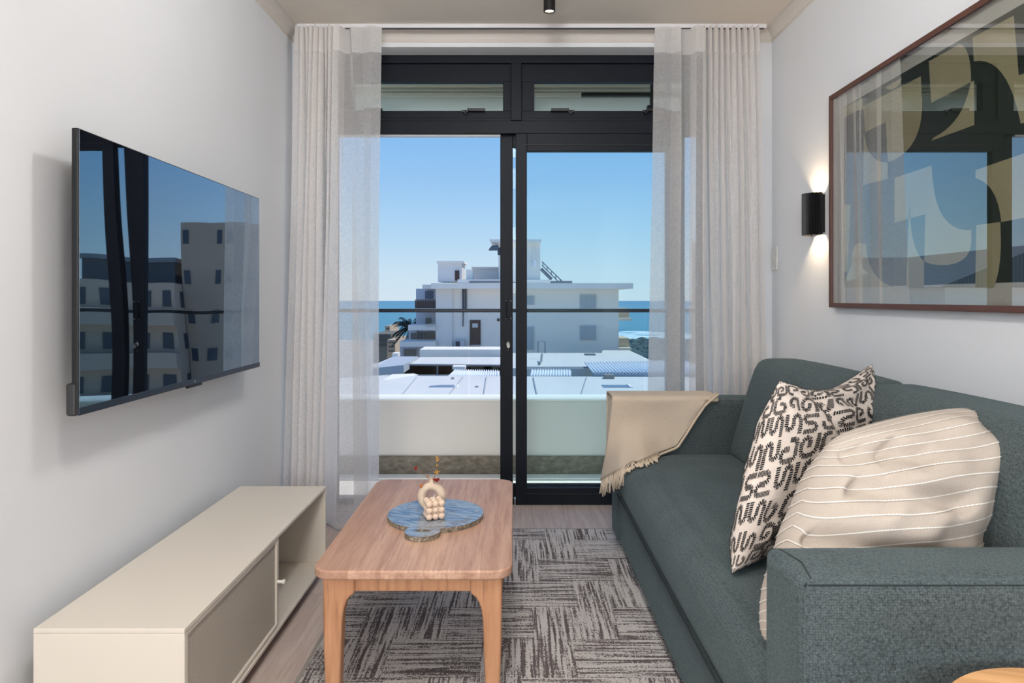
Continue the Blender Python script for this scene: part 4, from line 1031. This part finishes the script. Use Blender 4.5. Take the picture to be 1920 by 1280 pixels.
b2 = slab('flat_roof', 'middle pale flat roof in front of the white apartment building, right of the door post', [(940, 690, 43.0), (1260, 690, 43.0), (1222, 676, 48.0), (1180, 656.5, 58.5), (1130, 656.5, 58.5), (1128, 661.5, 55.5), (940, 661.5, 55.5)], 1.5, ROOFW)
b3 = slab('flat_roof', 'middle pale flat roof left of the door post with a dark gutter', [(758, 683, 45.6), (940, 683, 45.6), (940, 669, 51.0), (788, 669, 51.0)], 1.0, ROOFW)
m_ = MB(); m_.tube([at(757, 683.5, 45.4), at(940, 685, 45.4)], .07, 6); m_.tube([at(820, 685, 45.3), at(820, 703, 45.3)], .05, 6); m_.build('gutter', GRY, b3)
tag(obx('rendered_wall', mat('dirty_cream_wall', rgb(180, 176, 166), .9), 700, 940, 684, 702, 45.6, .4), 'stained cream wall below the middle flat roof', 'wall')
tag(obx('parapet_box', WB, 787, 938, 655, 669, 52, 3), 'long white parapet wall at the foot of the apartment building', 'wall')
slab('sloping_roof', 'small grey sloping roof at the left behind the near flat roof', [(700, 690, 43.2), (757, 684, 43.4), (784, 668, 49), (738, 668, 50), (700, 684, 44)], .5, mat('grey_roof', rgb(186, 190, 196), .8))
m_ = MB(); P = at(1009, 640, 50); 
m_.tube([at(1009, 660, 50), at(1009, 640, 50), at(1022, 640, 50), at(1022, 662, 50)], .05, 6)
tag(MB().tube([at(1016, 664, 48), at(1015, 676, 46), at(1011, 682, 45)], .08, 6).build('drain_pipe', GRY), 'dark kinked drain pipe lying on the middle flat roof', 'pipe')
tag(m_.build('roof_pipe', GRY), 'upright grey pipe frame on the middle flat roof', 'pipe')
tag(obx('roof_vent', GRY, 1098, 1117, 664, 667, 53, 1), 'low grey vent box on the middle flat roof', 'vent')
tag(obx('roof_vent', mat('brown_vent', rgb(150, 145, 138), .9), 1134, 1152, 703, 710, 37.6, .6), 'brownish vent box in front of the corrugated roof', 'vent')
tag(obx('roof_vent', WB, 848, 872, 687, 693, 42, 1), 'small white vent boxes beside the left corrugated panel', 'vent')
tag(obx('roof_vent', WB, 735, 746, 662, 669, 50, 1), 'small white vent box beside the palm and left balconies', 'vent')
# town blocks lower left
for (u0, u1, v0, v1, d, m_, lab) in ((722, 731, 611, 640, 130, TAN2, 'narrow brownish tower in front of the sea at the left'), (700, 733, 626, 680, 110, opl('olive', rgb(122, 118, 108)), 'grey-brown block at the left edge in front of the sea'), (726, 741, 637, 672, 95, TAN2, 'ochre block nearest the palm')):
    o = obx('town_block', m_, u0, u1, v0, v1, d, 10); tag(o, lab, 'building')
    for r in range(3): obx('window_band', OGL, u0+2, u1-2, v0+4+r*8, v0+6+r*8, d-.3, .2, o)
# palm
pt = thing('palm_tree', 'dark green palm tree beside the left balconies, before the sea', 'tree', at(770, 660, 66))
top = at(771, 614, 66); MB().tube([at(764, 690, 66), at(767, 650, 66), top], [.28, .24, .2], 8).build('trunk', mat('palm_trunk', rgb(74, 62, 54), .95), pt)
lf = MB(); rn = random.Random(5)
for k in range(70):
    a = rn.random()*2*PI; el = rn.uniform(-.4, 1.3); L = rn.uniform(1.4, 2.5); h = Vector((math.cos(a), math.sin(a), 0))
    p = [top+h*(L*t*math.cos(el*.8))+Vector((0, 0, L*(t*math.sin(el)-.55*t*t))) for t in (0, .25, .5, .75, 1)]
    sd_ = h.cross(Vector((0, 0, 1)))
    for i in range(4):
        for s_ in (1, -1):
            for q in range(3):
                b0 = p[i].lerp(p[i+1], q/3); lf.poly([b0, b0+h*.12, b0+h*.35+sd_*s_*.36*(1-i*.15)+Vector((0, 0, -.22))])
    lf.tube(p, .03, 4)
lf.build('fronds', mat('palm_green', rgb(38, 56, 56), .8), pt)
# sea, surf, rocks
def seam():
    m = mat('sea_water', rgb(52, 134, 164), .35, spec=.4); n = N(m); v = n.obj(scale=(.02, .004, 1)); g = n.noise(v, 1.0, 5, .6)
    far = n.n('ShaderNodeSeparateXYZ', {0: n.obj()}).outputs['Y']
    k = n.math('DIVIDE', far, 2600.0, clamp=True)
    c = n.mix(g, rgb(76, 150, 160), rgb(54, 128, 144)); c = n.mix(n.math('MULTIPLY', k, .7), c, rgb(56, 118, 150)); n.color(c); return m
SZ = -20.
sea = MB().box(-4000, 4000, 331, 4600, SZ-1, SZ).build('sea', seam(), loc=(0, 0, 0)); tag(sea, 'blue-green sea stretching to the horizon', 'sea', kind='stuff')
gd = MB().box(-400, 400, 14, 330, SZ-2, SZ+.8).build('ground', mat('town_ground', rgb(178, 176, 168), .95)); struct(gd)
sf = MB()
def foam(i, j):
    x = 40+200*i; y = 334+j*75+10*math.sin(i*9)*j-8*math.sin(i*23); return Vector((x, y, SZ+.35+.3*math.sin(i*31+j*3)))
sf.grid(foam, 60, 10)
FO = mat('white_surf', rgb(236, 242, 244), .8); n = N(FO); g = n.noise(n.obj(scale=(.04, .14, 1)), 1.0, 4, .6); n.color(n.ramp(g, [(.40, rgb(240, 244, 246)), (.52, rgb(200, 222, 224)), (.6, rgb(96, 164, 172))]))
tag(sf.build('surf', FO, smooth=True), 'white breaking surf along the rocky shore at the right', 'surf', kind='stuff')
rk = MB(); rn = random.Random(8)
for k in range(420):
    x = rn.uniform(30, 120); y = rn.uniform(200, 312); r = rn.uniform(1, 3.0); rk.sphere((x, y, SZ+.9+r*.2), r, 6, (1.3, 1, .8))
RK = mat('dark_shore_scrub', rgb(66, 88, 88), .95); n = N(RK); n.color(n.mix(n.noise(n.obj(), .5, 4), rgb(46, 70, 70), rgb(104, 124, 120)))
tag(rk.build('shore_rocks', RK, noweld=True), 'dark rocks and scrub at the shore below the surf', 'rocks', kind='stuff')
# houses and blocks off to the sides, seen mirrored in the television and picture glass
def block(name, label, x0, x1, y0, y1, z0, z1, m, rows, cols, face='y', balc=True):
    o = thing(name, label, 'building', ((x0+x1)/2, y0, z0))
    MB().box(x0, x1, y0, y1, z0, z1).build('wall', m, o)
    fh = (z1-z0)/rows
    for r in range(rows):
        if balc: MB().box(x0-.2, x1+.2, y0-1.1, y0, z0+r*fh, z0+r*fh+1.0).build('balcony', m, o)
        for c in range(cols):
            a = x0+(x1-x0)*(c+.25)/cols; b = x0+(x1-x0)*(c+.75)/cols
            MB().box(a, b, y0-.06, y0, z0+r*fh+1.2, z0+(r+1)*fh-.5).build('window', OGL, o)
    for r in range(rows):
        for c in range(3):
            a = y0+(y1-y0)*(c+.25)/3; b = y0+(y1-y0)*(c+.7)/3
            MB().box(x0-.06, x0, a, b, z0+r*fh+1.2, z0+(r+1)*fh-.5).build('window', OGL, o)
    return o
block('apartment_block', 'tan apartment block with balconies mirrored in the middle of the television', 19.5, 36, 44, 60, -17, 2.2, TANW, 7, 9)
o = block('apartment_tower', 'taller tan tower mirrored at the right end of the television', 16.2, 19.4, 46, 62, -17, 6.2, TAN2, 9, 3, balc=False)
o = thing('glazed_penthouse', 'glazed penthouse on the tan block mirrored in the television', 'building', (25, 48, 2.2)); MB().box(20.3, 27, 46, 56, 2.2, 3.6).build('glazing', OGL, o); MB().box(20, 27.4, 45.6, 56.4, 3.6, 3.9).build('roof', GRY, o)
gh = thing('gabled_house', 'white house with a grey gabled roof mirrored in the picture glass', 'house', (-22, 40, -6))
MB().box(-30, -20, 36, 48, -14, 1.7).build('wall', WB, gh)
ROOFG = mat('grey_roof_tiles', rgb(104, 110, 118), .8)
n = N(ROOFG); wv = n.n('ShaderNodeTexWave', {'Vector': n.obj(), 'Scale': 1.6}); n.color(n.mix(wv.outputs[0], rgb(92, 98, 106), rgb(122, 128, 136)))
MB().prism([(-31, 35.5, 1.7), (-19.4, 35.5, 1.7), (-25, 35.5, 4.0)], (0, 13, 0)).build('roof', ROOFG, gh)
for x in (-28, -25.6, -23.2): MB().box(x, x+.9, 35.9, 36, -.6, .8).build('window', OGL, gh)
gh = thing('long_house', 'long house with a grey roof beside the gabled house, mirrored in the picture glass', 'house', (-37, 58, -6))
MB().box(-45, -29, 58, 66, -14, 2.4).build('wall', WB, gh)
MB().prism([(-46, 57.4, 2.4), (-28, 57.4, 2.4), (-28, 62, 4.6), (-46, 62, 4.6)], (0, 0, .2)).build('roof', ROOFG, gh)
